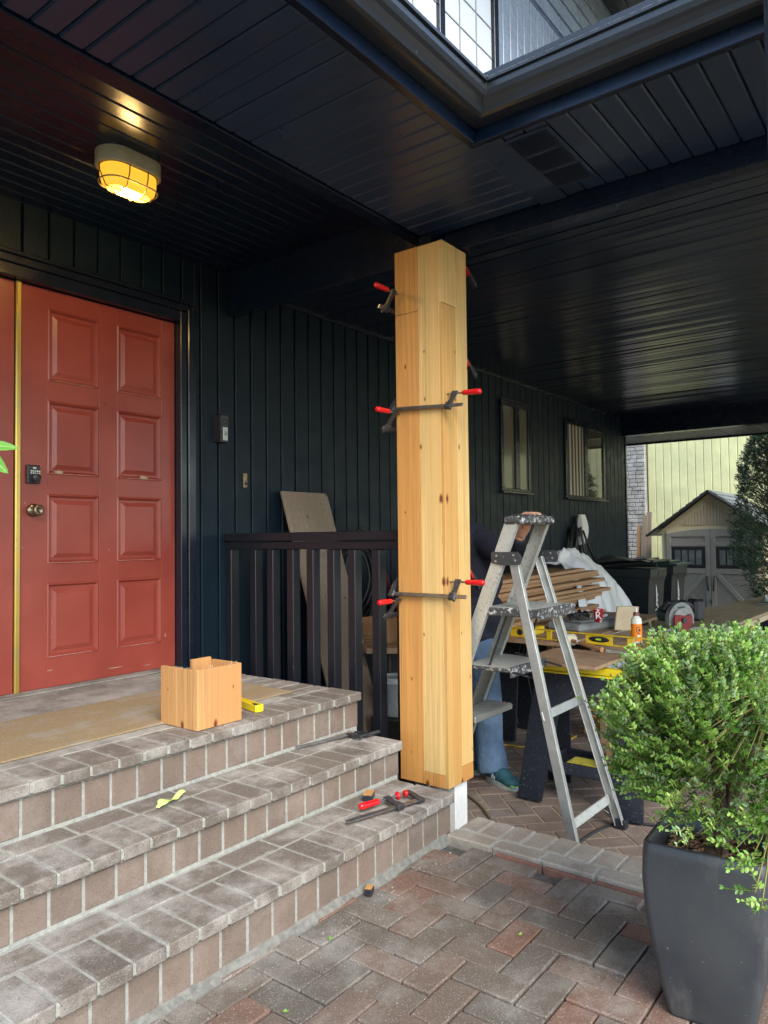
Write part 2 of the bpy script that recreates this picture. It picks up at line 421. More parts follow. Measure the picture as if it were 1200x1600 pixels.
# brick steps -------------------------------------------------------
ST = [(1.699, .178, 2.64), (2.005, .334, 2.69), (2.302, .505, 2.765)]
steps = thing('brick_steps', (.6, 2.6, 0), 'three wide brick steps with pale mortar leading up to the red door', 'steps')
zb = 0
XL = -2.2
for i, (yf, zt, xe) in enumerate(ST):
    mo = MB(); rb = MB(); tb = MB()
    ynext = ST[i+1][0] if i < 2 else 3.575
    mo.box(XL, xe-.003, yf+.003, ynext+.05, -.2 if i == 0 else zb-.03, zt-.0035, .003)
    mo.box(XL, xe+.003, yf-.016, yf+.1, zt-.037, zt-.0045, .004)
    x = xe-.002
    while x > XL:
        w = .0915+random.uniform(-.002, .002)
        rb.box(x-w, x, yf+random.uniform(-.001, .0015), yf+.05, (zb+.010), zt-.049, .002); x -= w+.0105
    y = yf+.004
    while y < ynext+(.0 if i < 2 else -1.0):
        rb.box(xe-.05, xe+.001, y, y+.0915, (zb+.010), zt-.049, .002); y += .102
    x = xe+.008
    while x > XL:
        w = .0925+random.uniform(-.003, .003)
        tb.box(x-w, x, yf-.020+random.uniform(-.002, .003), yf+.178, zt-.040, zt+random.uniform(-.0015, .001), .004); x -= w+.0085
    if i < 2:
        x = xe+.006
        while x > XL:
            w = .195+random.uniform(-.004, .004)
            tb.box(x-w, x, yf+.189, min(yf+.296, ynext-.004), zt-.040, zt+random.uniform(-.002, .001), .004); x -= w+.0095
    else:
        y = 2.49
        while y < 3.5:
            tb.box(2.765-.19, 2.765+.008, y, y+.0925, .455, .505+random.uniform(-.002, .001), .005); y += .102
        y = 2.49
        while y < 3.5:
            tb.box(2.48, 2.568, y, y+.193, .455, .504, .005); y += .203
    st_ = mo.build('step', m_mortar, steps); rb.build('riser_bricks', m_riser, st_); tb.build('tread_bricks', m_tread, st_)
    zb = zt
cs = MB(); cs.box(XL, 2.472, 2.489, 3.574, .44, .5035, .004); cs.build('landing_slab', m_conc, steps)
fl = MB()
# rough mortar fillet along the foot of the first riser
pts = 60; vs = []; fs = []
for i in range(pts+1):
    x = -1.5+4.1*i/pts
    w = .014+.006*math.sin(i*1.3)+random.uniform(-.004, .004); h = .006+random.uniform(-.004, .006)
    vs += [(x, 1.70, .020+h*.4), (x, 1.70-w*.6, .010+h*.4), (x, 1.70-w-.012, -.012)]
for i in range(pts):
    for q in (0, 1): fs.append((3*i+q, 3*i+q+1, 3*i+q+4, 3*i+q+3))
fl.add(vs, fs); fl.build('mortar_fillet', simple('grey_mortar_ledge', (.20, .195, .17), .95, col2=(.10, .10, .085), sc=35, bump=.8, bsc=120), steps)

# ================================================================== HOUSE
house = thing('house', (5, 3.6, 0), 'dark navy painted house with vertical siding, covered porch and open carport', 'house')
sw = MB()
GX = 3.255; SP = .1353
DX0, DX1, DZ1 = .68, 2.80, 2.60       # door opening incl. casing
WIN = [(6.56, 7.20, 1.70, 2.62), (8.12, 9.34, 1.69, 2.61)]
x = GX - SP*45
rng = random.Random(5)
while x < 10.15:
    x1 = min(x+SP-.0135, 10.175); zb0 = FL
    if x1 > DX0 and x < DX1-.02: zb0 = DZ1
    elif x < 2.80: zb0 = .50
    a = max(x, DX1) if (x < DX1 < x1) else x
    if x < DX1 < x1:
        sw.box(x, DX1, WY+rng.uniform(-.001, .001), WY+.03, DZ1, 2.93, .003)
        sw.box(DX1, x1, WY, WY+.03, .50, 2.93, .003)
    else:
        sw.box(x, x1, WY+rng.uniform(-.0015, .0015), WY+.03, zb0, 2.93, .003)
    x += SP
sw.build('siding_wall', m_siding, house)
bk = MB()
bk.box(-3, DX0, WY+.022, WY+.2, -.2, 3.3, .002); bk.box(DX0-.01, DX1, WY+.022, WY+.2, DZ1, 3.3, .002)
bk.box(DX1, 10.17, WY+.022, WY+.2, -.2, 3.3, .002); bk.box(DX0-.01, DX1+.01, WY+.08, WY+.2, -.2, DZ1+.01, .002)
bk.box(10.0, 10.17, WY+.19, 8, -.2, 3.3, .002)
bk.build('wall_backing', m_siding, house)
cb = MB(); cb.box(10.165, 10.20, WY-.012, WY+.09, FL, 2.86, .003); cb.build('corner_trim', m_gloss, house)
# top trim where wall meets ceiling in the carport
tt = MB(); tt.box(3.16, 10.15, WY-.018, WY-.001, 2.835, 2.858, .003); tt.build('wall_top_trim', m_gloss, house)

# --- doors
m_ledge = simple('sky_lit_worn_edge', (.42, .25, .21), .6, col2=(.30, .07, .05), sc=40)  # pale strip colour: sky gleam on panel ledges painted in, together with wear
m_bare = simple('bare_wood_chip', (.42, .30, .20), .8, col2=(.3, .2, .13), sc=90)
dr = MB()
door_y = WY+.045
def door_leaf(name, x0, x1, z0, z1, parent, label=None):
    mb = MB()
    st, mid = .155, .10
    w = x1-x0
    cols = [(x0+.140, x0+.427), (x0+.533, x0+.822)]
    H = z1-z0
    rows = []
    zz = [(.147, .522), (.620, .975), (1.075, 1.452), (1.552, 1.925)]
    rows = [(z0+a, z0+b_) for a, b_ in zz]
    # stile & rail grid as boxes butted together
    xs = [x0, cols[0][0], cols[0][1], cols[1][0], cols[1][1], x1]
    zs = [z0] + [v for r in rows for v in r] + [z1]
    Yf, Yb = door_y, door_y+.04
    for a, b_ in ((0, 1), (2, 3), (4, 5)): mb.box(xs[a], xs[b_], Yf, Yb, z0, z1, .0015)
    for ci in (1, 3):
        for ri in range(0, len(zs), 2): mb.box(xs[ci], xs[ci+1], Yf+.0004, Yb, zs[ri], zs[ri+1], .0015)
    lf = mb.build(name, m_red, parent)
    if label: lf['label'] = label
    for ci in (0, 1):
        for (za, zb_) in rows:
            q = MB(); xa, xb = cols[ci]
            # moulding slope down then raised field
            def ring(i0, y0_, i1, y1_):
                A = [(xa+i0, y0_, za+i0), (xb-i0, y0_, za+i0), (xb-i0, y0_, zb_-i0), (xa+i0, y0_, zb_-i0)]
                B = [(xa+i1, y1_, za+i1), (xb-i1, y1_, za+i1), (xb-i1, y1_, zb_-i1), (xa+i1, y1_, zb_-i1)]
                q.add(A+B, [(k, (k+1) % 4, 4+(k+1) % 4, 4+k) for k in range(4)])
                return B
            ring(0, Yf+.001, .008, Yf-.003); ring(.008, Yf-.003, .018, Yf+.012); ring(.018, Yf+.012, .030, Yf+.012)
            B = ring(.030, Yf+.012, .052, Yf+.004); q.add(B, [(0, 1, 2, 3)])
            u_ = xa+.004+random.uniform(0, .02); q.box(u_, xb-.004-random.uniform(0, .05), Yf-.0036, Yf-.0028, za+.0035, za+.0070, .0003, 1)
            q.build('door_panel', [m_red, m_ledge], lf)
    return lf
z0 = .515
leafR = door_leaf('door', 1.775, 2.688, z0, 2.535, house, 'red eight panel front door leaf with keypad lock and bronze knob')
leafL = door_leaf('door', .845, 1.745, z0, 2.535, house, 'plain red left door leaf without hardware')
a = MB(); a.box(1.748, 1.775, door_y-.016, door_y+.02, z0-.003, 2.54, .005); a.build('brass_strip', m_gold, leafL)
fr = MB()
fr.box(2.692, 2.735, WY-.012, WY+.10, .50, 2.60, .003); fr.box(2.737, 2.775, WY-.026, WY+.03, .50, 2.618, .004); fr.box(2.777, 2.80, WY-.014, WY+.03, .50, 2.645, .003)
fr.box(.80, .842, WY-.012, WY+.10, .50, 2.60, .003)
fr.box(.842, 2.690, WY-.010, WY+.10, 2.54, 2.60, .003); fr.box(.70, 2.735, WY-.024, WY+.03, 2.602, 2.640, .004); fr.box(.70, 2.775, WY-.034, WY+.03, 2.642, 2.662, .004)
fr.build('door_frame', m_gloss, house)
th = MB(); th.box(.845, 2.69, WY-.03, WY+.09, .5045, .513, .003); th.build('threshold', m_conc, house)
# keypad deadbolt and knob
L = MB(); L.box(1.803, 1.869, door_y-.022, door_y-.0005, 1.538, 1.630, .004); lk = L.build('deadbolt', m_black, leafR)
L = MB(); L.lathe([(0, -.03), (.018, -.03), (.021, -.026), (.021, 0)], 20, 0, frame((1.838, door_y-.022, 1.566), (1, 0, 0), (0, 0, 1)) @ Matrix.Rotation(PI, 4, 'X')); L.build('lock_cylinder', m_iron, lk)
L = MB()
for r_ in range(2):
    for c_ in range(5): L.box(1.818+c_*.0105, 1.825+c_*.0105, door_y-.0236, door_y-.022, 1.597-r_*.011, 1.603-r_*.011, .0006)
L.box(1.830, 1.846, door_y-.0236, door_y-.022, 1.612, 1.6185, .001)
L.build('keypad_buttons', m_white, lk)
K = MB(); T = frame((1.842, door_y, 1.405), (1, 0, 0), (0, 0, 1))
T = Matrix.Translation((1.842, door_y, 1.405)) @ Matrix.Rotation(PI/2, 4, 'X')
K.lathe([(0, .0), (.034, .0), (.034, .004), (.026, .012), (.012, .016), (.011, .035), (.020, .040), (.027, .050), (.026, .062), (.016, .066), (.012, .060), (0, .060)], 28, 0, T)
K.build('knob', m_bronze, leafR)
K = MB(); rng = random.Random(3)
for (cx_, cz_, sx_, sz_) in ((1.975, 1.604, .030, .010), (2.475, 1.602, .035, .013), (1.80, 1.44, .004, .006), (1.795, 1.70, .003, .004), (1.79, 1.22, .004, .005), (2.26, 1.20, .003, .012), (2.62, .70, .004, .02), (1.93, .60, .02, .003), (2.3, .56, .05, .003), (2.5, .545, .03, .002)):
    pts = [(cx_+sx_*math.cos(a_)*rng.uniform(.6, 1), cz_+sz_*math.sin(a_)*rng.uniform(.5, 1)) for a_ in [2*PI*i/11 for i in range(11)]]
    K = MB(); K.add([(p_[0], door_y-.0008-(.003 if cx_ in (1.975, 2.475) else 0), p_[1]) for p_ in pts], [tuple(range(11))]); K.build('paint_chip', m_bare, leafR)
K = MB(); K.lathe([(0, .0), (.006, .0), (.005, .004), (0, .005)], 14, 0, Matrix.Translation((2.235, door_y, 1.995)) @ Matrix.Rotation(PI/2, 4, 'X')); K.build('peephole', m_bronze, leafR)

# --- porch inner ceiling (boards along X)
ce = MB(); y = 2.14; rng = random.Random(9)
while y < 3.60:
    ce.box(-3, 3.05, y, y+.0815, 2.918+rng.uniform(-.0012, .0012), 2.94, .006); y += .0845
ce.box(-3, 3.05, 2.13, 3.60, 2.932, 2.96, .001)
ce.build('porch_ceiling', m_ceil, house)
# outer soffit: boards along Y between fascia and inner header
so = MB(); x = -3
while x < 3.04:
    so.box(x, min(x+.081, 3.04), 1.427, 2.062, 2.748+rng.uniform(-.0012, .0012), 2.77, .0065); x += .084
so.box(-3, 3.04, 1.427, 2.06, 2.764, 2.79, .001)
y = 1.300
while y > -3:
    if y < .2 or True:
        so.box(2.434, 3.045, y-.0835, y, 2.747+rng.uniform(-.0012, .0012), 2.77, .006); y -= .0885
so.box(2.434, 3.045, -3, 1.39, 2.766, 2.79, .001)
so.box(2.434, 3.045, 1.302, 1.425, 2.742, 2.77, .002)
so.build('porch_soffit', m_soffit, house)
hd = MB()
hd.box(-3, 3.05, 2.064, 2.135, 2.738, 2.93, .004)             # header board along X
hd.box(-3, 3.05, 2.136, 2.150, 2.80, 2.93, .003)
hd.build('porch_header', m_ceil, house)
bm_ = MB()
bm_.box(3.05, 3.12, -3.1, 3.578, 2.652, 2.93, .004)
bm_.box(3.046, 3.0495, -3.1, 2.05, 2.668, 2.700, .001); bm_.box(3.122, 3.16, -3.1, 3.578, 2.672, 2.93, .003)
bm_.build('carport_beam', m_ceil, house)
cap = MB(); cap.box(2.985, 3.046, 1.99, 2.06, 2.60, 2.745, .003); cap.build('post_cap', m_ceil, house)
# soffit vent
vx0, vx1, vy0, vy1 = 2.475, 2.925, 1.135, 1.300
ve = MB(); ve.box(vx0-.012, vx1+.012, vy0-.012, vy1+.012, 2.7405, 2.7465, .001)
vent = ve.build('soffit_vent', m_soffit, house)
v2 = MB()
for kx in range(3):
    xa = vx0+kx*.152; n = 15
    for j in range(n):
        yy = vy0+.004+j*(vy1-vy0-.008)/n
        T = Matrix.Translation((xa+.070, yy+.005, 2.737)) @ Matrix.Rotation(1.0, 4, 'X')
        v2.box(-.066, .066, -.0042, .0042, -.0008, .0008, .0003, 0, T)
v2.build('vent_louvres', m_gutter, vent)
# --- carport ceiling: ribbed strips along Y
cc = MB(); rng = random.Random(21)
NY = 22; ys = [-3.2+6.78*i/NY for i in range(NY+1)]
x = 3.16; per = .098
prof = [(.0, .010), (.003, .0), (.026, 0.), (.028, .004), (.031, .004), (.033, 0.), (.091, .0), (.094, .010)]
i = 0
while x < 10.02:
    ph = [rng.uniform(0, 6.28) for _ in range(3)]; amp = rng.uniform(.001, .0035)
    vs = []; fs = []
    tilt = rng.uniform(-.08, .08)
    for yy in ys:
        s_ = amp*math.sin(yy*1.7+ph[0]) + .003*math.sin(x*2.1+yy*.8) + .004*math.sin(yy*.9+1)
        tl = tilt*math.sin(yy*.8+ph[1])
        for dx, dz in prof: vs.append((x+dx*per/.094*.97, yy, 2.856+dz+s_+tl*(dx-.047)))
    n = len(prof)
    for a in range(NY):
        for q in range(n-1): fs.append((a*n+q, (a+1)*n+q, (a+1)*n+q+1, a*n+q+1))
    cc.add(vs, fs, 0, False)
    x += per; i += 1
cc.box(3.16, 10.1, -3.2, 3.58, 2.874, 2.9, .001)
cc.build('carport_ceiling', m_cceil, house)
hb = MB(); hb.box(10.02, 10.16, -3.2, 3.578, 2.60, 2.95, .004); hb.box(10.0, 10.018, -3.2, 3.578, 2.75, 2.86, .003)
hb.build('carport_end_beam', m_ceil, house)
es = MB(); y = -3.2
while y < 6:
    es.box(10.162, 11.0, y, y+.155, 2.602, 2.62, .003); y += .160
es.box(10.162, 11.0, -3.2, 6, 2.615, 2.64, .001)
es.build('carport_end_soffit', simple('grey_soffit_panel', (.20, .20, .185), .5, col2=(.15, .15, .14), sc=6), house)
ef = MB(); ef.box(11.002, 11.03, -3.2, 6, 2.575, 2.80, .004); ef.box(11.03, 11.14, -3.2, 6, 2.66, 2.80, .02); ef.build('carport_end_fascia', m_gloss, house)
# roof slabs (close the loft)
rf = MB()
rf.add([(-3.2, 1.45, 2.93), (2.35, 1.45, 2.93), (2.35, 3.05, 3.35), (-3.2, 3.05, 3.35)], [(0, 1, 2, 3)])
rf.box(-3.2, 2.5, 1.47, 3.05, 2.975, 3.0, .002)
rf.box(2.47, 11.0, -3.3, 3.0, 2.97, 3.05, .002); rf.box(-3.2, 11.0, 3.0, 8, 3.10, 3.2, .002); rf.box(2.47, 3.05, 1.5, 3.0, 2.94, 2.969, .002)
rf.build('roof', m_gutter, house)
fa = MB()
fa.box(-3.2, 2.398, 1.393, 1.425, 2.742, 2.93, .003); fa.box(2.404, 2.432, -3.1, 1.42, 2.742, 2.93, .003)
fa.build('fascia', m_ceil, house)
# gutters: K profile swept along each run, mitred inside corner at (2.404,1.393)
gprof = [(.0, .055), (.0, 0.), (.055, .0), (.070, .004), (.078, .020), (.092, .034), (.104, .042), (.112, .058), (.114, .076), (.112, .082), (.124, .082), (.124, .092), (.104, .092), (.104, .080)]
gb = MB(); gz = 2.796
def sweep(P, axis_end):
    vs = []; fs = []; n = len(gprof)
    for (ox, oz) in gprof: vs.append(P(0, ox, oz))
    for (ox, oz) in gprof: vs.append(P(1, ox, oz))
    fs = [(i, i+1, n+i+1, n+i) for i in range(n-1)]
    gb.add(vs, fs, 0, False)
sweep(lambda e, o, z: (-3.2 if e == 0 else 2.404-o, 1.392-o, gz+z), 0)
sweep(lambda e, o, z: (2.403-o, 1.392-o if e == 0 else -3.1, gz+z), 0)
gut = gb.build('gutter', m_gutter, house)
lp = MB(); lp.box(-3.2, 2.280, 1.268, 1.288, gz+.0925, gz+.0945, .0008); lp.box(2.2795, 2.2995, -3.1, 1.2675, gz+.0925, gz+.0945, .0008)
lp.build('gutter_lip', m_lip, gut)
sb = MB(); sb.beam((2.404-.128, 1.392-.128, gz+.095), (2.404, 1.392, gz+.06), .004, .012); sb.tube([(2.404-.116, 1.392-.116, gz+.09), (2.404-.112, 1.392-.112, gz+.055), (2.404-.08, 1.392-.08, gz+.02), (2.404-.06, 1.392-.06, gz+.0)], .004, 6); sb.build('corner_seam', m_gutter, gut)
# rectangular downspout elbow at the right edge
ds = MB()
ds.box(2.300, 2.362, .305, .385, .05, 2.80, .014); ds.build('downspout', m_gutter, gut)
# --- ground floor windows
m_pane1 = NT('reflective_pane'); m_pane1 = m_pane1.done((.06, .06, .045), .04, 0, IOR=1.9)
m_pane2 = NT('curtained_pane')
_w = m_pane2.n('ShaderNodeTexWave', i_Scale=3.2, i_Distortion=2.5); _w.bands_direction = 'X'; m_pane2.l(m_pane2.obj((1, 1, .15)), _w.inputs[0])
m_pane2 = m_pane2.done(m_pane2.mix(m_pane2.ramp(_w.outputs['Fac'], [(.3, 0.), (.8, 1.)]), (.09, .09, .07), (.50, .48, .38)), .04, 0, IOR=1.8)
def window(x0, x1, z0, z1, split, paneL, paneR):
    f = MB(); t = .045; Y0, Y1 = WY-.032, WY+.02
    f.box(x0, x1, Y0, Y1, z1-t, z1, .004); f.box(x0, x1, Y0, Y1, z0, z0+t*.7, .004)
    f.box(x0, x0+t, Y0+.002, Y1, z0+t*.7, z1-t, .003); f.box(x1-t, x1, Y0+.002, Y1, z0+t*.7, z1-t, .003)
    f.box(split-.04, split+.04, Y0-.004, Y1, z0+t*.7, z1-t, .003)
    f.box(x0-.02, x1+.02, Y0-.014, Y0+.004, z1+.001, z1+.022, .003)
    w = f.build('window', m_gloss, house)
    s_ = MB(); s_.box(x0-.02, x1+.02, Y0-.03, Y0+.01, z0-.022, z0-.002, .003); s_.build('window_sill', m_gutter, w)
    p = MB(); p.box(x0+t, split-.04, WY-.008, WY+.002, z0+t*.7, z1-t, .001); p.build('window_pane', paneL, w)
    p = MB(); p.box(split+.04, x1-t, WY-.012, WY-.002, z0+t*.7, z1-t, .001); p.build('window_pane', paneR, w)
m_pane0 = NT('frosted_pane'); m_pane0 = m_pane0.done((.13, .125, .09), .12, 0, IOR=1.6)
window(*WIN[0][:2], WIN[0][2], WIN[0][3], 6.90, m_pane0, m_pane0)
window(*WIN[1][:2], WIN[1][2], WIN[1][3], 8.72, m_pane2, m_pane1)
# --- upper storey seen over the gutters
up = MB(); UY = 3.0
m_upper = paint('sky_lit_upper_navy', (.19, .23, .285), .28, 30, .12)  # same navy paint, lightened: its sky reflection sits in the base colour
x = 5.56
while x < 9:
    up.box(x, x+.121, UY, UY+.03, 3.2, 6.28, .006); x += .137
up.box(3.0, 9, UY+.012, UY+.15, 3.15, 6.3, .002)
up.box(7.35, 7.5, 1.0, 3.0, 3.2, 6.3, .003)
up.build('upper_wall', m_upper, house)
us = MB()
zz_ = 6.31
while zz_ < 7.2:
    us.add([(3, UY-.022, zz_), (8.7, UY-.022, zz_), (8.7, UY-.002, zz_+.185), (3, UY-.002, zz_+.185), (3, UY+.02, zz_), (8.7, UY+.02, zz_)], [(0, 1, 2, 3), (4, 5, 1, 0)]); zz_ += .185
us.box(3, 8.7, UY+.001, UY+.05, 6.3, 8.8, .001)
us.build('upper_lap_siding', m_upper, house)
ue = MB(); y = 1.0
while y < 3.0:
    ue.box(3, 13, y, y+.19, 7.36, 7.39, .004); y += .20
ue.box(3, 13, 1.0, 3.0, 7.385, 7.42, .001) 
ue.build('upper_eaves', m_ceil, house)
wh = MB(); wh.box(3, 13, .92, .995, 7.26, 7.40, .01); wh.build('upper_gutter', m_white, house)
m_upane = NT('sky_lit_pane'); m_upane = m_upane.done((.62, .66, .68), .08, 0)  # reflected sky painted into the pale pane colour
f = MB(); f.box(3.9, 5.50, UY-.03, UY+.012, 6.15, 6.28, .004)
for a, b_ in ((3.9, 3.96), (4.615, 4.69), (5.47, 5.545)): f.box(a, b_, UY-.04, UY+.012, 3.4, 6.15, .004)
uw = f.build('upper_window', m_gloss, house)
f = MB(); f.box(3.96, 4.615, UY-.005, UY+.011, 3.4, 6.15, .001); f.build('window_pane', m_upane, uw)
f = MB(); f.box(4.69, 5.47, UY-.005, UY+.011, 3.4, 6.15, .001); f.build('window_pane', m_upane, uw)
f = MB()
for xx in (4.30, 4.45-.05, 4.95, 5.21):
    if xx != 4.40: f.box(xx-.006, xx+.006, UY-.012, UY-.006, 3.4, 6.15, .001)
for k in range(10): f.box(3.96, 4.614, UY-.0115, UY-.0065, 3.75+.26*k, 3.762+.26*k, .001); f.box(4.691, 5.469, UY-.0115, UY-.0065, 3.75+.26*k, 3.762+.26*k, .001)
f.build('window_muntins', simple('grey_muntin', (.25, .26, .27), .5), uw)

# --- lamp on the porch ceiling
LX, LY = 1.845, 2.81
lamp = thing('bulkhead_lamp', (LX, LY, 2.918), 'glowing oval caged light with cream base fixed to the dark porch ceiling', 'lamp')
def stad(n, hx, hy):          # stadium outline
    pts = []; r = hy
    for i in range(n):
        a = -PI/2 + PI*i/(n-1); pts.append((hx-r+r*math.cos(a), r*math.sin(a)))
    for i in range(n):
        a = PI/2 + PI*i/(n-1); pts.append((-(hx-r)+r*math.cos(a), r*math.sin(a)))
    return pts
def loft(mb, rings, cx, cy, mi=0, close=True):
    n = len(rings[0][0]); vs = []
    for pts, z in rings: vs += [(cx+p[0], cy+p[1], z) for p in pts]
    fs = []
    for i in range(len(rings)-1):
        for k in range(n): fs.append((i*n+k, (i+1)*n+k, (i+1)*n+(k+1) % n, i*n+(k+1) % n))
    if close: fs.append(tuple(range((len(rings)-1)*n, len(rings)*n)))
    mb.add(vs, fs, mi, True)
b = MB(); HX, HY = .147, .087
loft(b, [(stad(12, HX, HY), 2.917), (stad(12, HX, HY), 2.858), (stad(12, HX-.004, HY-.004), 2.854), (stad(12, HX-.014, HY-.014), 2.854)], LX, LY, 0, True)
b.build('lamp_base', simple('cream_enamel', (.56, .52, .30), .45, col2=(.46, .42, .24), sc=20), lamp)
m_lg = NT('lit_ribbed_glass'); 
_gr = m_lg.n('ShaderNodeTexGradient', gradient_type='SPHERICAL'); m_lg.l(m_lg.obj((7.5, 11, 9)), _gr.inputs[0])
_ec = m_lg.ramp(_gr.outputs[0], [(.0, (1., .50, .03)), (.35, (1, .66, .10)), (.62, (1., .85, .45))])
m_lg.l(_ec, m_lg.b.inputs['Emission Color'])
m_lg.l(m_lg.ramp(_gr.outputs[0], [(.0, (.35,)*3), (.38, (.8,)*3), (.6, (2.2,)*3)]), m_lg.b.inputs['Emission Strength'])
m_lg = m_lg.done((.5, .35, .1), .25)
b = MB(); loft(b, [(stad(12, .128, .068), 2.861), (stad(12, .128, .068), 2.82), (stad(12, .120, .060), 2.785), (stad(12, .098, .042), 2.765)], LX, LY)
b.build('lamp_glass', m_lg, lamp)
m_cage = simple('cage_enamel', (.40, .30, .14), .4)
b = MB()
def ringt(hx, hy, z): 
    pts = [(LX+p[0], LY+p[1], z) for p in stad(12, hx, hy)]; b.tube(pts+[pts[0]], .0032, 6, cap=False)
ringt(.138, .078, 2.855); ringt(.133, .073, 2.79)
for xx in (-.045, .045):
    b.tube([(LX+xx, LY-.080, 2.858), (LX+xx, LY-.078, 2.82), (LX+xx, LY-.058, 2.768), (LX+xx, LY, 2.758), (LX+xx, LY+.058, 2.768), (LX+xx, LY+.078, 2.82), (LX+xx, LY+.080, 2.858)], .003, 6)
b.tube([(LX-.14, LY, 2.858), (LX-.138, LY, 2.82), (LX-.110, LY, 2.766), (LX, LY, 2.757), (LX+.110, LY, 2.766), (LX+.138, LY, 2.82), (LX+.14, LY, 2.858)], .003, 6)
b.build('lamp_cage', m_cage, lamp)
pl = bpy.data.lights.new('lamp_bulb', 'POINT'); pl.energy = 4.5; pl.color = (1, .62, .22); pl.shadow_soft_size = .04
po = bpy.data.objects.new('lamp_bulb', pl); S.collection.objects.link(po); po.parent = lamp; po.location = (0, 0, -.165)

# --- doorbells
db = thing('video_doorbell', (2.985, WY, 1.90), 'black wedge mounted video doorbell with pale grey button plate beside door frame', 'doorbell')
b = MB(); b.prism([(0, 0), (.052, -.012), (.034, -.062), (-.024, -.058), (-.03, 0)], .165, Matrix.Translation((2.972, WY, 1.845))); b.build('doorbell_body', m_black, db)
b = MB(); b.box(2.955, 3.022, WY-.068, WY, 2.012, 2.016, .001); b.build('doorbell_hood', m_black, db)
Td = frame((2.980, WY-.0625, 1.855), (.9976, -.069, 0), (0, 0, 1))
b = MB(); b.box(-.018, .018, .0, .082, .0, .004, .003, 0, Td); b.build('button_plate', simple('pale_nickel', (.42, .45, .42), .4, .4), db)
b = MB(); b.lathe([(.0, .0045), (.010, .0045), (.0125, .005), (.0125, .004)], 18, 0, Td @ Matrix.Translation((0, .045, .001))); b.build('button', m_steel, db)
b = MB(); b.lathe([(.0, .006), (.006, .005), (.009, .001)], 16, 0, Td @ Matrix.Translation((0, .115, .0))); b.build('camera_lens', m_glass, db)
db = thing('old_doorbell', (3.19, WY, 1.62), 'small tarnished brass doorbell plate with black button on dark siding', 'doorbell')
b = MB(); b.box(3.176, 3.206, WY-.010, WY, 1.578, 1.668, .002); b.build('brass_plate', simple('tarnished_brass', (.36, .27, .12), .45, .5, col2=(.15, .10, .06), sc=60), db)
b = MB(); b.lathe([(0, .016), (.008, .015), (.010, .010)], 14, 0, Matrix.Translation((3.191, WY, 1.604)) @ Matrix.Rotation(PI/2, 4, 'X')); b.build('button', m_black, db)

# ================================================================== COLUMN
CX0, CX1, CY0, CY1, CZ0, CZ1 = 2.874, 3.092, 1.856, 2.129, .095, 2.643
col = thing('wooden_pillar', (2.98, 1.99, CZ0), 'tall square pillar of freshly fitted knotty cedar boards held by clamps', 'pillar')
xm = CY0+.138; t_ = .018
def cl(x0, x1, y0, y1, z0, z1, lab=None, mm=None):
    b = MB(); b.box(x0, x1, y0, y1, z0, z1, .0012); o = b.build('cladding_board', mm or m_cedarA, col)
    if lab: o['label'] = lab
zj = at(660, 484, 0, CX0)[2]
cl(CX0, CX0+t_, xm+.0008, CY1, CZ0, zj-.0008, None, m_cedarB); cl(CX0-.0012, CX0+t_, xm+.0008, CY1, zj+.0008, CZ1, 'short top board butted over the long one', m_cedarB)
zb_ = at(680, 1209, 0, CX0)[2]
cl(CX0, CX0+t_, CY0+t_, xm-.0008, zb_+.0008, CZ1-.001); cl(CX0-.001, CX0+t_, CY0+t_, xm-.0008, CZ0, zb_-.0008, 'short knotty offcut board at the foot of the pillar', m_cedarB)
xq = CX0+.118
zj2 = at(700, 476, 1, CY0)[2]
cl(CX0, xq-.0008, CY0, CY0+t_, CZ0, zj2-.0008, None, m_cedar); cl(CX0, xq-.0008, CY0-.001, CY0+t_, zj2+.0008, CZ1)
zj3 = at(735, 1192, 1, CY0)[2]
cl(xq+.0008, CX1, CY0-.0005, CY0+t_, zj3+.001, CZ1-.0015); cl(xq+.0008, CX1, CY0, CY0+t_, CZ0, zj3-.0008, None, m_cedarB)
cl(CX1-t_, CX1+.0004, CY0+t_+.001, CY1, CZ0, CZ1-.001); cl(CX0+t_+.001, CX1-t_-.001, CY1-t_, CY1, CZ0, CZ1-.001)
b = MB(); b.box(2.962, 3.070, 1.878, 1.99, FL, CZ0+.6, .004); b.build('white_post', m_white, col)
# short mortar pad between the kerb and the post
# ================================================================== RAILING
RX = 3.03
rl = thing('porch_railing', (RX, 2.9, FL), 'black painted wooden railing with square balusters between wall and cedar pillar', 'railing')
b = MB(); b.box(RX-.012, RX+.085, 2.135, WY-.002, 1.235, 1.285, .004); b.build('handrail', m_rail, rl)
b = MB(); b.box(RX, RX+.04, 2.135, WY-.002, 1.188, 1.233, .003); b.build('rail_board', m_rail, rl)
b = MB(); b.box(RX+.045, RX+.085, 2.135, WY-.002, -.10, -.06, .003); b.build('bottom_rail', m_rail, rl)
b = MB(); b.box(RX, RX+.065, WY-.055, WY-.003, FL, 1.187, .003); b.build('end_post', m_rail, rl)
b = MB(); b.box(RX+.003, RX+.065, 2.20, 2.262, FL, 1.187, .003); b.build('end_post', m_rail, rl)
for yb in (3.335, 3.187, 3.022, 2.866, 2.711, 2.561, 2.396):
    b = MB(); b.box(RX+.002, RX+.062, yb-.026, yb+.026, -.12, 1.187, .003); b.build('baluster', m_rail, rl)
